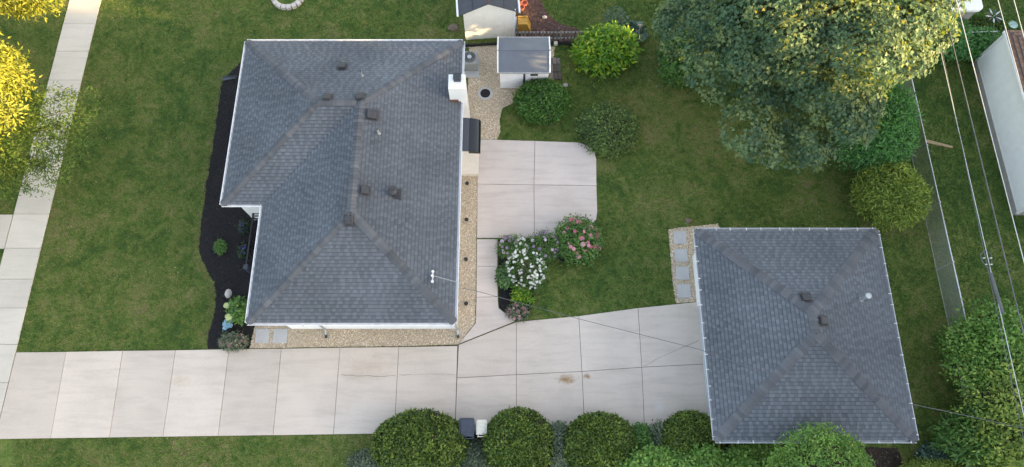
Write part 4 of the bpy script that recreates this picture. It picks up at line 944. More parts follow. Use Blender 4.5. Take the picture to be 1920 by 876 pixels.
sv = [(868, 541, 2.85), (890, 545, 2.85), (960, 564, 3.05), (1085, 598, 3.5), (1310, 655, 4.2), (1410, 690, 4.55), (1700, 756, 5.2), (1810, 779, 5.5), (1960, 812, 6.0)]
P = [g(*p) for p in sv]
cable('service_cable', P, .011, 'cable_d', 'thin service cable running from the house over the garage roof', n=6)
p = on_roof(812, 521) + Vector((0, 0, .33)); cable('service_wire', [p, g(864, 531, 2.8)], .008, 'cable', 'short thin wire from the roof bracket to the eave', n=4)

# ------------------------------------------------------------ foliage
LEAF = {'ovate': (np.array([(0, 0, 0), (.42, .5, .10), (1, 0, -.04), (.42, -.5, .10)]), [(0, 2, 1), (0, 3, 2)]),
        'lobed': (np.array([(0, 0, 0), (.22, .55, .07), (.48, .22, .02), (1, 0, -.08), (.48, -.22, .02), (.22, -.55, .07)]), [(0, 2, 1), (0, 3, 2), (0, 4, 3), (0, 5, 4)]),
        'blade': (np.array([(0, .0, 0), (.35, .5, .05), (1, 0, -.12), (.35, -.5, .05)]), [(0, 2, 1), (0, 3, 2)])}
def unit(a): return a / np.maximum(1e-9, np.linalg.norm(a, axis=1, keepdims=True))
def leaf_mesh(name, P, N, D, L, Wd, kind, tint, mat, org):
    T, F = LEAF[kind]; F = np.array(F); n = len(P)
    N = unit(N); D = unit(D - N * (D * N).sum(1, keepdims=True)); B = np.cross(N, D)
    V = P[:, None] + T[None, :, 0:1] * (D * L[:, None])[:, None] + T[None, :, 1:2] * (B * Wd[:, None])[:, None] + T[None, :, 2:3] * (N * L[:, None])[:, None]
    FF = (F[None] + (np.arange(n) * len(T))[:, None, None]).reshape(-1, 3)
    return np_mesh(name, V.reshape(-1, 3) - np.array(org)[None], FF, np.repeat(np.clip(tint, 0, 1), len(F)), mat)
def clusters(lobes, n, zmin=-.35, jit=.12, inner=.78, top=0.0):
    """points on the uneven outer shell of a union of ellipsoids, with outward directions"""
    A = np.array(lobes, float); w = (A[:, 3] * A[:, 4] + A[:, 3] * A[:, 5] + A[:, 4] * A[:, 5]); w /= w.sum(); out, nor = [], []
    while sum(len(o) for o in out) < n:
        k = rng.choice(len(A), n, p=w); u = unit(rng.normal(size=(n, 3))); u[:, 2] = np.where(u[:, 2] < zmin, -u[:, 2], u[:, 2]); u[:, 2] += top; u = unit(u)
        P = A[k, :3] + u * A[k, 3:] * (1 + rng.normal(0, jit, (n, 1)))
        d = np.stack([np.linalg.norm((P - a[:3]) / a[3:], axis=1) for a in A], 1); d[np.arange(n), k] = 9
        ok = (d.min(1) > inner) & (P[:, 2] > .03); out.append(P[ok]); nor.append(unit(u / A[k, 3:])[ok])
    return np.concatenate(out)[:n], np.concatenate(nor)[:n]
def foliage(name, parent, lobes, mat, ncl, per, crad, leaf, width=.6, kind='ovate', flat=.6, up=.6, rnd=.5, droop=.25, zmin=-.35, jit=.12, inner=.78, lvar=.25, clumpvar=.2, outw=.5, tvar=.16, stuff=False):
    C, Nc = clusters(lobes, ncl, zmin, jit, inner); ct = rng.normal(.5, clumpvar, ncl)
    k = np.repeat(np.arange(ncl), per); n = len(k); off = rng.normal(size=(n, 3)) * crad * .6; nn = Nc[k]
    off -= nn * ((off * nn).sum(1, keepdims=True)) * (1 - flat); P = C[k] + off; P[:, 2] = np.maximum(P[:, 2], .02)
    N = nn * outw + np.array([0, 0, up]) + rng.normal(0, rnd, (n, 3)); D = off * 2 / crad + rng.normal(0, .7, (n, 3)) + np.array([0, 0, -droop])
    L = leaf * rng.uniform(1 - lvar, 1 + lvar, n); t = ct[k] + rng.normal(0, tvar, n)
    me = leaf_mesh(name, P, N, D, L, L * width, kind, t, mat, ORG[parent]); return link(name, me, parent)
def branches(parent, base, tips, r0, h0, mat='bark', name='trunk', levels=True, seedn=0):
    mb = MB(); base = Vector(base); top = base + Vector((random.uniform(-.15, .15), random.uniform(-.15, .15), h0)); mb.tube([base, base.lerp(top, .1) , base.lerp(top, .5), top], [r0 * 1.35, r0, r0 * .85, r0 * .7], 8, .4)
    for t in tips:
        t = Vector(t); d = t - top; m1 = top + d * .35 + Vector((random.uniform(-.1, .1), random.uniform(-.1, .1), .12)) * d.length * .5; m2 = top + d * .7 + Vector((random.uniform(-.1, .1), random.uniform(-.1, .1), .05)) * d.length * .5
        r = r0 * random.uniform(.35, .5); mb.tube([base.lerp(top, .85), m1, m2, t], [r, r * .75, r * .5, r * .2], 6, .6)
        for q in range(3):
            s = m1.lerp(t, random.uniform(.1, .8)); e = s + Vector((random.uniform(-1, 1), random.uniform(-1, 1), random.uniform(-.1, .7))) * d.length * .3; mb.tube([s, s.lerp(e, .5) + Vector((0, 0, .05)), e], [r * .4, r * .28, r * .12], 5, .8)
    return mb.build(name, M[mat], parent)
def core(parent, lobes, k=.86, mat='twig', name='twigs'):
    mb = MB()
    for i, (x, y, z, a, b, c) in enumerate(lobes):
        q = lump((x, y, z), a * k, b * k, c * k, 16, 9, .05, 20 + i, -2); q.v = [(vx, vy, max(.01, vz)) for vx, vy, vz in q.v]
        o = len(mb.v); mb.v += q.v; mb.f += [tuple(o + j for j in f) for f in q.f]; mb.t += q.t
    return mb.build(name, M[mat], parent)
G3 = lambda a, b, c: [(0, a), (.5, b), (1, c)]
F_ = {}
F_['yew'] = leafmat('yew_needles', G3((0.031, 0.063, 0.013), (0.080, 0.140, 0.021), (0.196, 0.259, 0.042)), .2, .5)
F_['box'] = leafmat('boxwood_leaf', G3((0.029, 0.079, 0.016), (0.060, 0.157, 0.026), (0.135, 0.261, 0.046)), .22, .45)
F_['bright'] = leafmat('bright_leaf', G3((.050, .150, .014), (.13, .28, .018), (.34, .42, .035)), .3, .4)
F_['juniper'] = leafmat('olive_leaf', G3((0.047, 0.081, 0.029), (0.097, 0.167, 0.042), (0.248, 0.335, 0.089)), .15, .6)
F_['maple'] = leafmat('maple_leaf', G3((0.034, 0.083, 0.053), (0.085, 0.163, 0.094), (0.190, 0.259, 0.115)), .40, .5, .25, (2.6, 1.7, .20))
F_['locust'] = leafmat('locust_leaf', G3((0.052, 0.109, 0.023), (0.103, 0.172, 0.032), (0.184, 0.241, 0.052)), .35, .5, .3, (1.6, 1.5, .5))
F_['sunlit_locust'] = leafmat('sunlit_locust_leaf', G3((0.088, 0.112, 0.018), (0.163, 0.188, 0.022), (0.275, 0.275, 0.035)), .35, .5, .3, (1.6, 1.4, .4))  # yellow of the low sun put into the leaf colour
F_['arbor'] = leafmat('feathery_leaf', G3((0.046, 0.135, 0.042), (0.094, 0.250, 0.070), (0.177, 0.385, 0.105)), .25, .55)
F_['goldyew'] = leafmat('yellow_green_needles', G3((0.081, 0.142, 0.025), (0.183, 0.264, 0.045), (0.365, 0.426, 0.081)), .25, .5)
F_['mid'] = leafmat('mid_green_leaf', G3((0.039, 0.099, 0.024), (0.083, 0.186, 0.041), (0.179, 0.296, 0.068)), .3, .45)
F_['lime'] = leafmat('lime_leaf', G3((0.069, 0.161, 0.029), (0.138, 0.265, 0.052), (0.253, 0.380, 0.081)), .3, .45)
F_['grey'] = leafmat('grey_green_leaf', G3((0.046, 0.081, 0.046), (0.109, 0.149, 0.092), (0.276, 0.310, 0.207)), .2, .5)
F_['dark'] = leafmat('dark_green_leaf', G3((.012, .034, .012), (.026, .062, .020), (.055, .11, .03)), .2, .5)
F_['hosta'] = leafmat('hosta_leaf', G3((.04, .10, .03), (.085, .17, .055), (.16, .26, .10)), .2, .4)
F_['blue'] = leafmat('blue_green_leaf', G3((0.030, 0.072, 0.054), (0.072, 0.132, 0.102), (0.156, 0.228, 0.180)), .2, .5)
F_['white'] = leafmat('white_petal', G3((.68, .66, .60), (.80, .78, .73), (.83, .81, .76)), .25, .6, .2, (1, 1, 1))
F_['lilac'] = leafmat('lilac_petal', G3((.30, .18, .34), (.48, .33, .50), (.62, .50, .62)), .25, .6, .2, (1, 1, 1))
F_['rose'] = leafmat('rose_petal', G3((.48, .10, .17), (.62, .24, .30), (.72, .46, .48)), .25, .6, .2, (1, 1, 1))
F_['dusty'] = leafmat('dusty_pink_petal', G3((.28, .13, .14), (.46, .24, .26), (.60, .38, .38)), .25, .6, .2, (1, 1, 1))
F_['purple'] = leafmat('purple_petal', G3((.03, .02, .09), (.07, .05, .20), (.14, .10, .32)), .2, .6, .2, (1, 1, 1))
F_['orange'] = leafmat('orange_petal', G3((.5, .17, .01), (.65, .28, .02), (.7, .4, .05)), .2, .6, .2, (1, 1, 1))
F_['palehead'] = leafmat('pale_green_flower', G3((.45, .55, .18), (.58, .66, .30), (.7, .75, .45)), .2, .6, .2, (1, 1, 1))
F_['bluehead'] = leafmat('pale_blue_flower', G3((.14, .30, .42), (.24, .42, .55), (.38, .55, .64)), .2, .6, .2, (1, 1, 1))

def dome(x0, x1, yt, yb, h, zc=None):
    """ellipsoid whose outline fills the given extent of the photograph"""
    zc = h * .45 if zc is None else zc; ym = (yt + yb) / 2
    a, b = g(x0, ym, zc), g(x1, ym, zc); t, u = g((x0 + x1) / 2, yt, zc + h * .12), g((x0 + x1) / 2, yb, zc * .6)
    return ((a.x + b.x) / 2, (t.y + u.y) / 2, zc, (b.x - a.x) / 2, (t.y - u.y) / 2, h - zc)
def shrub(name, label, lobes, mat, ncl, per, crad, leaf, width=.5, kind='ovate', group=None, cat='shrub', corek=.84, stems=5, **kw):
    cx, cy = lobes[0][0], lobes[0][1]; t = thing(name, (cx, cy, 0), label, cat, group)
    foliage('leaves', t, lobes, F_[mat], ncl, per, crad, leaf, width, kind, **kw)
    if corek: core(t, lobes, corek)
    mb = MB()
    for k in range(stems):
        l = lobes[k % len(lobes)]; th = k * 2.4; mb.tube([(cx + .08 * math.cos(th), cy + .08 * math.sin(th), 0), ((cx + l[0]) / 2, (cy + l[1]) / 2, l[2] * .5), (l[0] + l[3] * .5 * math.cos(th), l[1] + l[4] * .5 * math.sin(th), l[2] + l[5] * .35)], [.035, .025, .01], 5)
    mb.build('stems', M['bark'], t); return t
def dirs_for(n): return unit(rng.normal(size=(n, 3)))

# clipped yews along the driveway
for (x0, x1, yt, yb, h, lb) in ((706, 872, 771, 898, 1.55, 'largest clipped dome yew, left of the dark blue bin'), (913, 1035, 767, 897, 1.55, 'clipped dome yew just right of the cream bin'), (1061, 1192, 776, 896, 1.45, 'clipped dome yew, third along the driveway from the bins'), (1243, 1352, 774, 885, 1.45, 'clipped dome yew touching the garage front corner')):
    d = dome(x0, x1, yt, yb, h); lob = [d, (d[0] - d[3] * .1, d[1], d[2] + .03, d[3] * .96, d[4] * .9, d[5] * 1.0)]
    shrub('clipped_yew', lb, lob + [(d[0] + d[3] * random.uniform(-.35, .35), d[1] + random.uniform(-.2, .3), d[2] + .05, d[3] * .72, d[4] * .74, d[5] * 1.02)], 'yew', 1700, 11, .11, .12, .5, 'ovate', 'clipped yews along the driveway', corek=.95, flat=.5, up=.35, rnd=.65, jit=.028, inner=.93, zmin=-.6, clumpvar=.32, tvar=.26)
d = dome(968, 1063, 151, 231, 1.2); shrub('clipped_boxwood', 'round clipped green boxwood in front of the resin shed', [d], 'box', 900, 11, .11, .12, .55, corek=.94, flat=.6, up=.35, rnd=.65, jit=.035, zmin=-.6, clumpvar=.26, tvar=.24)
d = dome(1086, 1186, 60, 136, 1.5); lob = [d, (d[0] + .35, d[1] + .15, d[2] + .15, d[3] * .72, d[4] * .72, d[5] * .9), (d[0] - .35, d[1] - .1, d[2] - .05, d[3] * .75, d[4] * .8, d[5] * .85)]
shrub('bright_shrub', 'bright lime green broad-leaved shrub near the picket fence end', lob, 'bright', 330, 13, .22, .24, .42, corek=.72, flat=.8, up=.6, rnd=.55, jit=.10, clumpvar=.28, droop=.1)
d = dome(1090, 1190, 200, 286, .6); shrub('olive_shrub', 'low olive brown shrub at the upper corner of the patio', [d], 'juniper', 620, 11, .2, .12, .4, corek=.7, jit=.10, up=.5, rnd=.7, clumpvar=.28)
d = dome(1240, 1300, 68, 158, 1.5); shrub('green_shrub', 'dark green shrub under the left edge of the big maple', [d], 'mid', 420, 12, .2, .17, .45, corek=.8, jit=.12, up=.5)
d = dome(1600, 1698, 196, 312, 2.7, 1.4); lob = [d, (d[0] + .15, d[1] + .9, 1.4, 1.1, 1.3, 1.2), (d[0] - .4, d[1] - .6, 1.3, 1.2, 1.0, 1.3)]
shrub('feathery_shrub', 'tall feathery mid green shrub beside the chain-link fence', lob, 'arbor', 900, 15, .32, .26, .2, 'blade', tvar=.22, corek=.74, jit=.10, up=.35, rnd=.6, droop=.5, clumpvar=.2)
d = dome(1612, 1716, 308, 424, 2.2, 1.1); lob = [d, (d[0] + .35, d[1] - .35, 1.2, d[3] * .75, d[4] * .75, d[5])]
shrub('golden_yew', 'rounded yellow green yew behind the garage corner', lob, 'goldyew', 900, 14, .22, .22, .22, 'blade', tvar=.22, corek=.82, jit=.07, up=.35, rnd=.6, droop=.2, clumpvar=.24)
# low planting between the yews
for (x0, x1, yt, yb, h, m, lb) in ((856, 922, 828, 885, .55, 'grey', 'low grey green ground shrub behind the two bins'), (1025, 1070, 797, 876, .8, 'grey', 'loose dark shrub between second and third clipped yews'), (1180, 1222, 800, 862, .9, 'mid', 'loose green shrub right of the third clipped yew'), (1212, 1258, 798, 862, .85, 'grey', 'variegated pale shrub left of the fourth clipped yew'), (660, 720, 850, 890, .4, 'grey', 'small pale weed at the left foot of the largest yew')):
    d = dome(x0, x1, yt, yb, h); shrub('loose_shrub', lb, [d], m, 330, 11, .14, .10, .5, corek=.75, jit=.12, group='loose shrubs between the yews')
for (x0, x1, yt, yb, h, lb) in ((1172, 1262, 848, 905, 1.6, 'lime green leafy bush at the bottom edge below the third yew gap'), (1250, 1345, 838, 905, 1.7, 'lime green leafy bush at the bottom edge below the fourth yew'), (1352, 1410, 846, 905, 1.5, 'lime green bush at the bottom edge under the garage gutter'), (1400, 1462, 838, 905, 1.7, 'lime green bush left of the tree overlapping the garage')):
    d = dome(x0, x1, yt, yb, h, h * .6); lob = [d, (d[0] + d[3] * .4, d[1] + .2, d[2] + .1, d[3] * .6, d[4] * .7, d[5]), (d[0] - d[3] * .45, d[1] - .1, d[2], d[3] * .6, d[4] * .8, d[5] * .9)]
    shrub('leafy_bush', lb, lob, 'lime', 420, 12, .2, .14, .6, corek=.78, jit=.1, group='leafy bushes along the bottom edge', clumpvar=.26)
# tree leaning over the garage roof
def tree(name, label, base, lobes, mat, ncl, per, crad, leaf, width, kind, r0, h0, ntips=9, cat='tree', corek=0, group=None, **kw):
    t = thing(name, (base[0], base[1], 0), label, cat, group); tips = []
    for k in range(ntips):
        l = lobes[k % len(lobes)]; u = Vector((random.uniform(-1, 1), random.uniform(-1, 1), random.uniform(-.2, .8))).normalized(); tips.append((l[0] + u.x * l[3] * .7, l[1] + u.y * l[4] * .7, l[2] + u.z * l[5] * .7))
    branches(t, (base[0], base[1], 0), tips, r0, h0); foliage('crown', t, lobes, F_[mat], ncl, per, crad, leaf, width, kind, **kw)
    if corek: core(t, lobes, corek, 'twig', 'inner_twigs')
    return t
c = g(1540, 858, 3.6); lob = [(c.x, c.y - .3, 3.5, 1.35, 1.3, 1.15), (c.x + .75, c.y - .45, 3.2, .95, 1.0, .9), (c.x - .75, c.y - .6, 3.1, .95, .9, .9), (c.x + .1, c.y - 1.4, 3.3, 1.6, .9, 1.0)]
tree('small_tree', 'small mid green tree overlapping the lower garage eave', (c.x, c.y - .9), lob, 'lime', 900, 13, .2, .12, .4, 'ovate', .09, 2.2, 10, corek=.74, tvar=.22, jit=.11, up=.5, rnd=.6, clumpvar=.25)
# thicket at the right bottom corner
big = []
for (px, py, z, r) in ((1822, 640, 1.6, .8), (1868, 612, 1.7, .9), (1845, 690, 2.0, .95), (1890, 670, 2.2, 1.3), (1900, 740, 2.4, 1.3), (1868, 800, 1.8, .9), (1905, 820, 2.2, 1.2)):
    c = g(px, py, z); big.append((c.x, c.y, z * .8, r, r, r * .8))
shrub('thicket_bush', 'sprawling leafy bush at the end of the chain-link fence', big[:4], 'lime', 620, 12, .26, .14, .6, corek=.66, tvar=.25, jit=.22, up=.5, rnd=.6, clumpvar=.28)
shrub('thicket_bush', 'tall lighter bush filling the lower right edge', big[4:5] + big[6:], 'goldyew', 520, 12, .26, .14, .5, corek=.66, jit=.22, clumpvar=.3, tvar=.25)
shrub('pointed_leaf_bush', 'bush with long pointed leaves right of the garage corner', [big[5], (big[5][0] - .7, big[5][1] - .4, 1.0, .9, .8, .7)], 'mid', 330, 12, .28, .30, .26, 'blade', corek=.72, jit=.13, up=.4, droop=.4)
d = dome(1732, 1830, 836, 880, .7); shrub('blue_green_shrub', 'low blue green shrub below the garage right corner', [d], 'blue', 420, 11, .18, .13, .55, corek=.75, jit=.12)
d = dome(1690, 1840, 862, 930, 1.1); d2 = dome(1815, 1960, 858, 930, 1.1); shrub('clipped_hedge', 'clipped yellow green hedge along the bottom right edge', [d, d2], 'goldyew', 1500, 13, .13, .09, .42, corek=.92, jit=.03, zmin=-.6)
# planting by the far right buildings
d = dome(1750, 1800, 40, 110, 1.6); shrub('vine_shrub', 'dark green shrub below the maple right edge by the wires', [d, dome(1790, 1870, 62, 108, 1.0)], 'arbor', 620, 12, .25, .17, .4, corek=.8, jit=.12)
d = dome(1742, 1800, -20, 40, 2.6); shrub('yellow_green_shrub', 'feathery yellow green shrub left of the white-roofed shed', [d], 'goldyew', 420, 14, .3, .22, .16, 'blade', corek=.7, jit=.12)
d = dome(1806, 1880, 28, 60, .7); t = shrub('orange_lily_clump', 'clump of orange flowers beside the white-roofed shed', [d], 'mid', 200, 10, .2, .22, .2, 'blade', corek=.6, jit=.15, cat='flowers')
def blooms(parent, P, r, mat, name='blooms', petals=6, cup=.35, stuff=True):
    n = len(P); k = petals; th = np.arange(k) * 2 * np.pi / k; T = np.concatenate([[(0, 0, .25)], np.stack([np.cos(th), np.sin(th), np.zeros(k) - cup * .2], 1)]); F = [(0, 1 + i, 1 + (i + 1) % k) for i in range(k)]
    S = (r * rng.uniform(.7, 1.25, n))[:, None, None]; V = (T[None] * S) @ np.transpose(rot_batch(n, .35), (0, 2, 1)) + P[:, None]; FF = (np.array(F)[None] + (np.arange(n) * (k + 1))[:, None, None]).reshape(-1, 3)
    me = np_mesh(name, V.reshape(-1, 3) - np.array(ORG[parent])[None], FF, np.repeat(np.clip(rng.normal(.5, .25, n), 0, 1), k), F_[mat]); o = link(name, me, parent)
    if stuff: o['kind'] = 'stuff'
    return o
def on_lobes(lobes, n, jit=.03, zmin=.05): return clusters(lobes, n, zmin, jit, .8)[0]
blooms(t, on_lobes([d], 60), .07, 'orange')
# perennials in the side bed
def perennial(name, label, boxes, mat, ncl, per, crad, leaf, width, bl=None, kind='ovate', cat='flowers', group=None, corek=.6, **kw):
    lob = [dome(*b) for b in boxes]; t = shrub(name, label, lob, mat, ncl, per, crad, leaf, width, kind, group, cat, corek, 4, **kw)
    for (bm, n, r, zz) in (bl or []): P = on_lobes(lob, n, .05, .1); P[:, 2] += zz; blooms(t, P, r, bm)
    return t
perennial('lilac_phlox', 'lilac flowering phlox at the corner of walkway and patio', [(935, 978, 444, 484, .7)], 'mid', 200, 10, .12, .09, .3, [('lilac', 26, .085, .05)], jit=.12)
perennial('lilac_phlox', 'lilac flowering phlox between white flowers and rose bush', [(990, 1052, 436, 492, .75)], 'mid', 260, 10, .13, .09, .3, [('lilac', 34, .075, .05)], jit=.12)
perennial('white_phlox', 'large clump of white flowers in the side bed', [(950, 1024, 462, 545, .75), (958, 990, 445, 500, .7)], 'mid', 300, 10, .13, .09, .3, [('white', 170, .058, .06)], jit=.10)
perennial('rose_bush', 'round rose bush with pink blooms by the patio corner', [(1046, 1122, 412, 492, 1.0), (1072, 1124, 425, 478, .95)], 'mid', 420, 11, .15, .11, .55, [('rose', 40, .105, .11)], jit=.13, clumpvar=.3)
perennial('hosta', 'pale green hosta in the side bed beside the walkway', [(934, 962, 503, 536, .4)], 'hosta', 60, 6, .12, .19, .5, None, cat='plant', jit=.06)
perennial('lime_shrub', 'yellow green leafy plant below the white flowers', [(961, 982, 541, 568, .45), (976, 998, 546, 574, .45)], 'bright', 90, 9, .12, .12, .5, None, cat='plant', jit=.12)
perennial('pink_spirea', 'dusty pink flowering plant at the bed tip by the driveway', [(951, 988, 570, 602, .45)], 'grey', 110, 9, .12, .08, .35, [('dusty', 26, .07, .04)], jit=.13)
# front bed
hy = perennial('white_hydrangea', 'hydrangea with white heads at the front house corner', [(433, 462, 563, 604, .7)], 'mid', 70, 7, .16, .17, .7, None, jit=.10)
for (px, py, m, r) in ((440.5, 573, 'white', .115), (446, 583, 'white', .105), (425, 573, 'palehead', .085), (428.5, 595, 'palehead', .12)):
    c = g(px, py, .62); n = 60; P = unit(rng.normal(size=(n, 3))); P[:, 2] = np.abs(P[:, 2]); P = np.array(c)[None] + P * np.array([r, r, r * .8])
    blooms(hy, P, .045, m, 'flower_head', 5, .3, False)
bo = thing('blue_hydrangea', g(427, 607), 'pale blue flower heads below the white hydrangea', 'flowers')
for (px, py, r) in ((421, 608, .07), (424, 603, .065), (429, 606, .085), (432, 610, .075), (422, 615, .075), (427, 612, .075), (433, 603, .06)):
    c = g(px, py, .3); n = 34; P = unit(rng.normal(size=(n, 3))); P[:, 2] = np.abs(P[:, 2]); blooms(bo, np.array(c)[None] + P * np.array([r, r, r * .6]), .04, 'bluehead', 'flower_head', 5, .3, False)
mb = MB(); c = g(427, 608)
for k in range(6): mb.tube([(c.x, c.y, 0), (c.x + random.uniform(-.15, .15), c.y + random.uniform(-.15, .15), .3)], .008, 4)
mb.build('stems', F_['mid'], bo)
perennial('pink_rose', 'low dusty pink rose at the mulch corner by the driveway', [(416, 462, 626, 655, .5)], 'grey', 120, 9, .13, .10, .45, [('dusty', 30, .065, .04)], jit=.13)
perennial('green_plant', 'small bright green plant alone in the front mulch', [(404, 421, 453, 472, .35)], 'mid', 45, 9, .1, .10, .45, None, cat='plant', jit=.12)
perennial('purple_flowers', 'purple flowered plant by the railing near the wall corner', [(450, 464, 415, 437, .3)], 'dark', 40, 8, .09, .09, .5, [('purple', 22, .05, .03)], jit=.12)
perennial('purple_flowers', 'purple and green plant by the middle of the railing', [(450, 462, 458, 481, .3)], 'dark', 40, 8, .09, .09, .5, [('purple', 12, .05, .03)], jit=.12)
# back vegetable patch
d = dome(1135, 1172, 22, 66, .9); shrub('blue_green_plant', 'wispy blue green plant behind the bright shrub', [d], 'blue', 60, 9, .22, .11, .4, corek=0, jit=.2, cat='plant')
d = dome(1165, 1200, 46, 76, .5); shrub('squash_plant', 'broad-leaved blue green plant by the leaning stake', [d], 'blue', 60, 7, .18, .24, .9, corek=0, jit=.12, cat='plant')

# ------------------------------------------------------------ the trees
mp = (11.5, 17.4); ml = [(12.2, 17.6, 6.4, 2.6, 2.6, 2.4), (11.6, 17.2, 4.3, 3.4, 3.0, .9)]  # low second lobe added to block sun passing under the crown
rm = random.Random(5)
for k in range(52):                   # boughs: many uneven clumps spread over the crown
    th = k * 2.39996; fr = math.sqrt((k + .5) / 52); rr = 4.5 * fr; zz = 8.4 - 3.9 * fr ** 2.2 + rm.uniform(-.6, .6); q = rm.uniform(.75, 1.35)
    dx = rr * (1.08 if math.cos(th) > 0 else .96) * math.cos(th); zz += .2 * dx; ml.append((12.05 + dx + rm.uniform(-.3, .3), 17.6 + rr * 1.0 * math.sin(th) + rm.uniform(-.3, .3), zz, q, q, q * rm.uniform(.6, .8)))
for (px, py, z, q) in ((1435, 270, 4.2, .75), (1445, 290, 3.9, .45), (1515, 275, 4.4, .7), (1545, 292, 4.2, .5), (1505, 296, 4.0, .4), (1400, 240, 4.6, .9), (1600, 235, 5.0, .8)):
    c = g(px, py, z); ml.append((c.x, c.y, z, q, q, q * .7))
tree('maple_tree', 'huge maple with blue green leaves and sunlit yellow right side', mp, ml, 'maple', 2700, 26, .29, .15, 1.0, 'lobed', .34, 3.2, 30, flat=.35, up=.45, outw=1.1, rnd=.42, droop=.45, jit=.10, inner=.80, clumpvar=.28, tvar=.12, zmin=-.3)
lt = (-24.2, 13.4); ll = [(-23.4, 13.6, 6.4, 4.0, 2.4, 2.6), (-20.9, 13.5, 5.9, 2.0, 1.8, 1.6), (-20.6, 14.7, 5.6, 1.5, 1.1, 1.2), (-21.8, 12.0, 5.4, 1.8, 1.2, 1.2), (-22.6, 15.4, 5.4, 2.0, 1.0, 1.2)]
lob_low = [(-19.9, 14.6, 2.9, 1.9, 1.1, .45), (-20.3, 12.9, 2.7, 2.0, 1.3, .45), (-21.4, 13.8, 3.0, 2.2, 1.4, .5), (-22.0, 11.8, 2.6, 1.9, 1.0, .5), (-19.7, 11.9, 2.5, 1.1, .8, .35)]
t = tree('street_tree', 'sunlit golden street tree spreading over the sidewalk', lt, ll, 'sunlit_locust', 1, 1, .1, .1, .3, 'blade', .2, 2.4, 12)
for o in list(t.children):
    if o.name.startswith('crown'): bpy.data.objects.remove(o)
foliage('crown', t, ll, F_['sunlit_locust'], 1700, 26, .42, .20, .34, 'blade', flat=.5, up=.35, outw=1.0, rnd=.5, droop=.4, jit=.10, clumpvar=.2)
mb = MB()
for k in range(16):
    l = lob_low[k % 5]; th = k * 1.9; e = Vector((l[0] + l[3] * .7 * math.cos(th), l[1] + l[4] * .7 * math.sin(th), l[2])); b0 = Vector((-24.0, 13.3, 2.3)); m1 = b0.lerp(e, .55) + Vector((0, 0, .25))
    mb.tube([b0, m1, e], [.045, .028, .008], 5, .7)
mb.build('lower_branches', M['bark'], t)
foliage('lower_boughs', t, lob_low, F_['locust'], 560, 22, .26, .15, .28, 'blade', flat=.4, up=.7, rnd=.4, droop=.4, jit=.18, inner=.5, clumpvar=.25)
lt2 = (-26.2, 21.2); l2 = [(-23.8, 19.9, 5.6, 2.6, 1.5, 1.6), (-22.4, 18.7, 5.0, 1.5, .9, .9), (-20.1, 18.9, 4.8, 1.0, .7, .6), (-21.3, 19.1, 5.0, 1.4, .9, .9)]
tree('street_tree', 'tree with sunlit tips at the top left corner', lt2, l2, 'sunlit_locust', 800, 24, .36, .18, .32, 'blade', .06, 2.4, 8, flat=.5, up=.4, outw=.9, rnd=.5, droop=.4, jit=.12, clumpvar=.2)
# tall unseen trees added beyond the right edge to keep the yard in shade
t0 = None
for k, (x, y, s) in enumerate(((43, -30, 1.35), (42, -23, 1.42), (44, -16, 1.36), (42.5, -9.5, 1.42), (43.5, -3, 1.36), (43, 5.0, .86), (43.5, 11.5, .8), (43, 18.5, .78), (43, 26, .78))):
    lb = 'tall dense unseen tree added for shade far beyond the right edge, number %s from the bottom' % ['one', 'two', 'three', 'four', 'five', 'six', 'seven', 'eight', 'nine'][k]
    if t0 is None:
        L0 = [(0, 0, 7.2, 4.2, 4.4, 4.6), (0, 2.4, 8.6, 3.2, 3.2, 3.6), (0, -2.4, 8.4, 3.2, 3.2, 3.6), (0, 0, 4.0, 4.0, 4.6, 3.8), (0, 0, 10.0, 2.6, 3.6, 2.8)]
        t0 = tree('added_shade_tree', lb, (0, 0), L0, 'mid', 700, 12, .7, .5, .6, 'ovate', .3, 3, 8, corek=.93, group='added shade trees beyond the right edge', jit=.06); r = t0
    else:
        r = t0.copy(); col.objects.link(r); r['label'] = lb
        for c in t0.children: cc = c.copy(); col.objects.link(cc); cc.parent = r
    r.location = (x, y, 0); r.scale = (s, s, s)

# ------------------------------------------------------------ fallen leaves and weeds on the lawn
P = rng.uniform((-20, -.5), (18, 24), (1500, 2)); kp = np.ones(len(P), bool)
for e in EXCL[:6] + EXCL[6:]: kp &= ~pip([tuple(p[:2]) for p in e], P)
kp &= ~pip([(HX0, HYS), (HX1, HYS), (HX1, HYB), (HX2, HYB), (HX2, HYT), (HX0, HYT)], P); P = P[kp]
LV = np.array([(-1, 0, 0), (0, -.5, .12), (1, 0, 0), (0, .5, .12)], float)
tag(link('fallen_leaves', scatter_mesh('fallen_leaves', P, 0.075, LV, [(0, 1, 2, 3)], rng.uniform(.018, .04, len(P)), tinted('dry_leaf', [(0, (.16, .10, .05)), (.5, (.30, .24, .12)), (1, (.48, .42, .30))]), rng.uniform(0, 1, len(P)), .5)), 'scattered small dry leaves lying on the grass', 'leaves', kind='stuff')

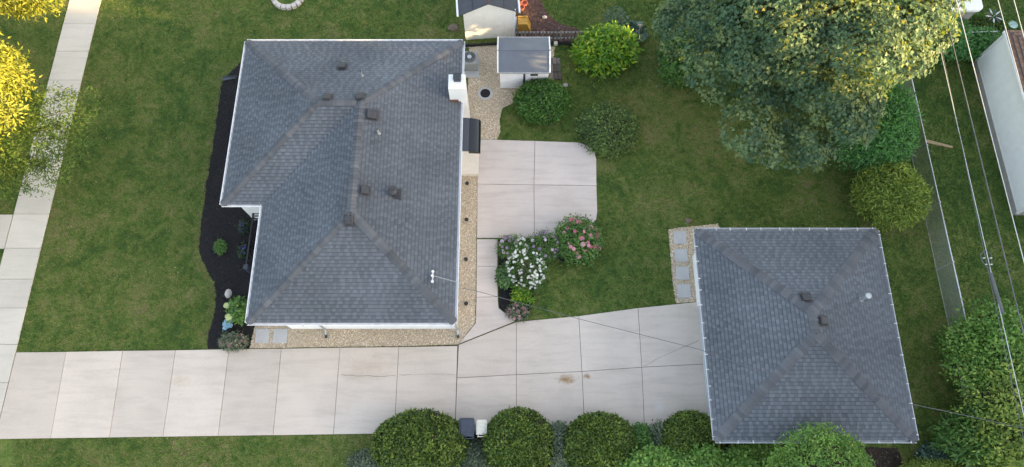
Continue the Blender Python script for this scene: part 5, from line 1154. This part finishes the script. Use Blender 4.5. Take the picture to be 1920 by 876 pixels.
# ------------------------------------------------------------ grass blades
EXCL += [[(WX0, WYS), (WX1, WYS), (WX1, WYB), (WX2, WYB), (WX2, WYT), (WX0, WYT)], [(gw0, gv0), (gw1, gv0), (gw1, gv1), (gw0, gv1)], [(sx0, sy0), (sx1, sy0), (sx1, sy1), (sx0, sy1)]]
lo, hi = np.array([-27.5, -1.2]), np.array([28.5, 26.0]); n = int((hi - lo).prod() * 520)
P = rng.uniform(lo, hi, (n, 2)); P = P[np.abs(P[:, 0]) < 19.5 + (P[:, 1]) * .40]
keep = np.ones(len(P), bool)
for e in EXCL:
    e2 = [tuple(p[:2]) for p in e]; a = np.array(e2); m = (P >= a.min(0)).all(1) & (P <= a.max(0)).all(1); idx = np.where(m)[0]
    if len(idx): keep[idx[pip(e2, P[idx])]] = False
P = P[keep]; n = len(P)
th = rng.uniform(0, 2 * np.pi, n); Ln = rng.uniform(.045, .105, n); Wd = rng.uniform(.008, .017, n); tl = rng.uniform(.3, 1.25, n)
d = np.stack([np.cos(th), np.sin(th)], 1); s = np.stack([-np.sin(th), np.cos(th)], 1); V = np.zeros((n, 3, 3))
V[:, 0, :2] = P - s * Wd[:, None]; V[:, 1, :2] = P + s * Wd[:, None]; V[:, 2, :2] = P + d * (Ln * np.sin(tl))[:, None]; V[:, 2, 2] = Ln * np.cos(tl) + .012; V[:, :2, 2] = .001
cell = rng.normal(0, .16, (400, 400)); ci = (np.floor((P - lo) / .15)).astype(int) % 400; tn = rng.normal(.5, .22, n) + cell[ci[:, 0], ci[:, 1]]
fe = np.array(front); dd = np.full(n, 9.0); near = np.where(P[:, 0] < -8)[0]
for q in fe: dd[near] = np.minimum(dd[near], np.hypot(P[near, 0] - q[0], P[near, 1] - q[1]))
tn += 1.1 * np.exp(-(dd / .26) ** 2)
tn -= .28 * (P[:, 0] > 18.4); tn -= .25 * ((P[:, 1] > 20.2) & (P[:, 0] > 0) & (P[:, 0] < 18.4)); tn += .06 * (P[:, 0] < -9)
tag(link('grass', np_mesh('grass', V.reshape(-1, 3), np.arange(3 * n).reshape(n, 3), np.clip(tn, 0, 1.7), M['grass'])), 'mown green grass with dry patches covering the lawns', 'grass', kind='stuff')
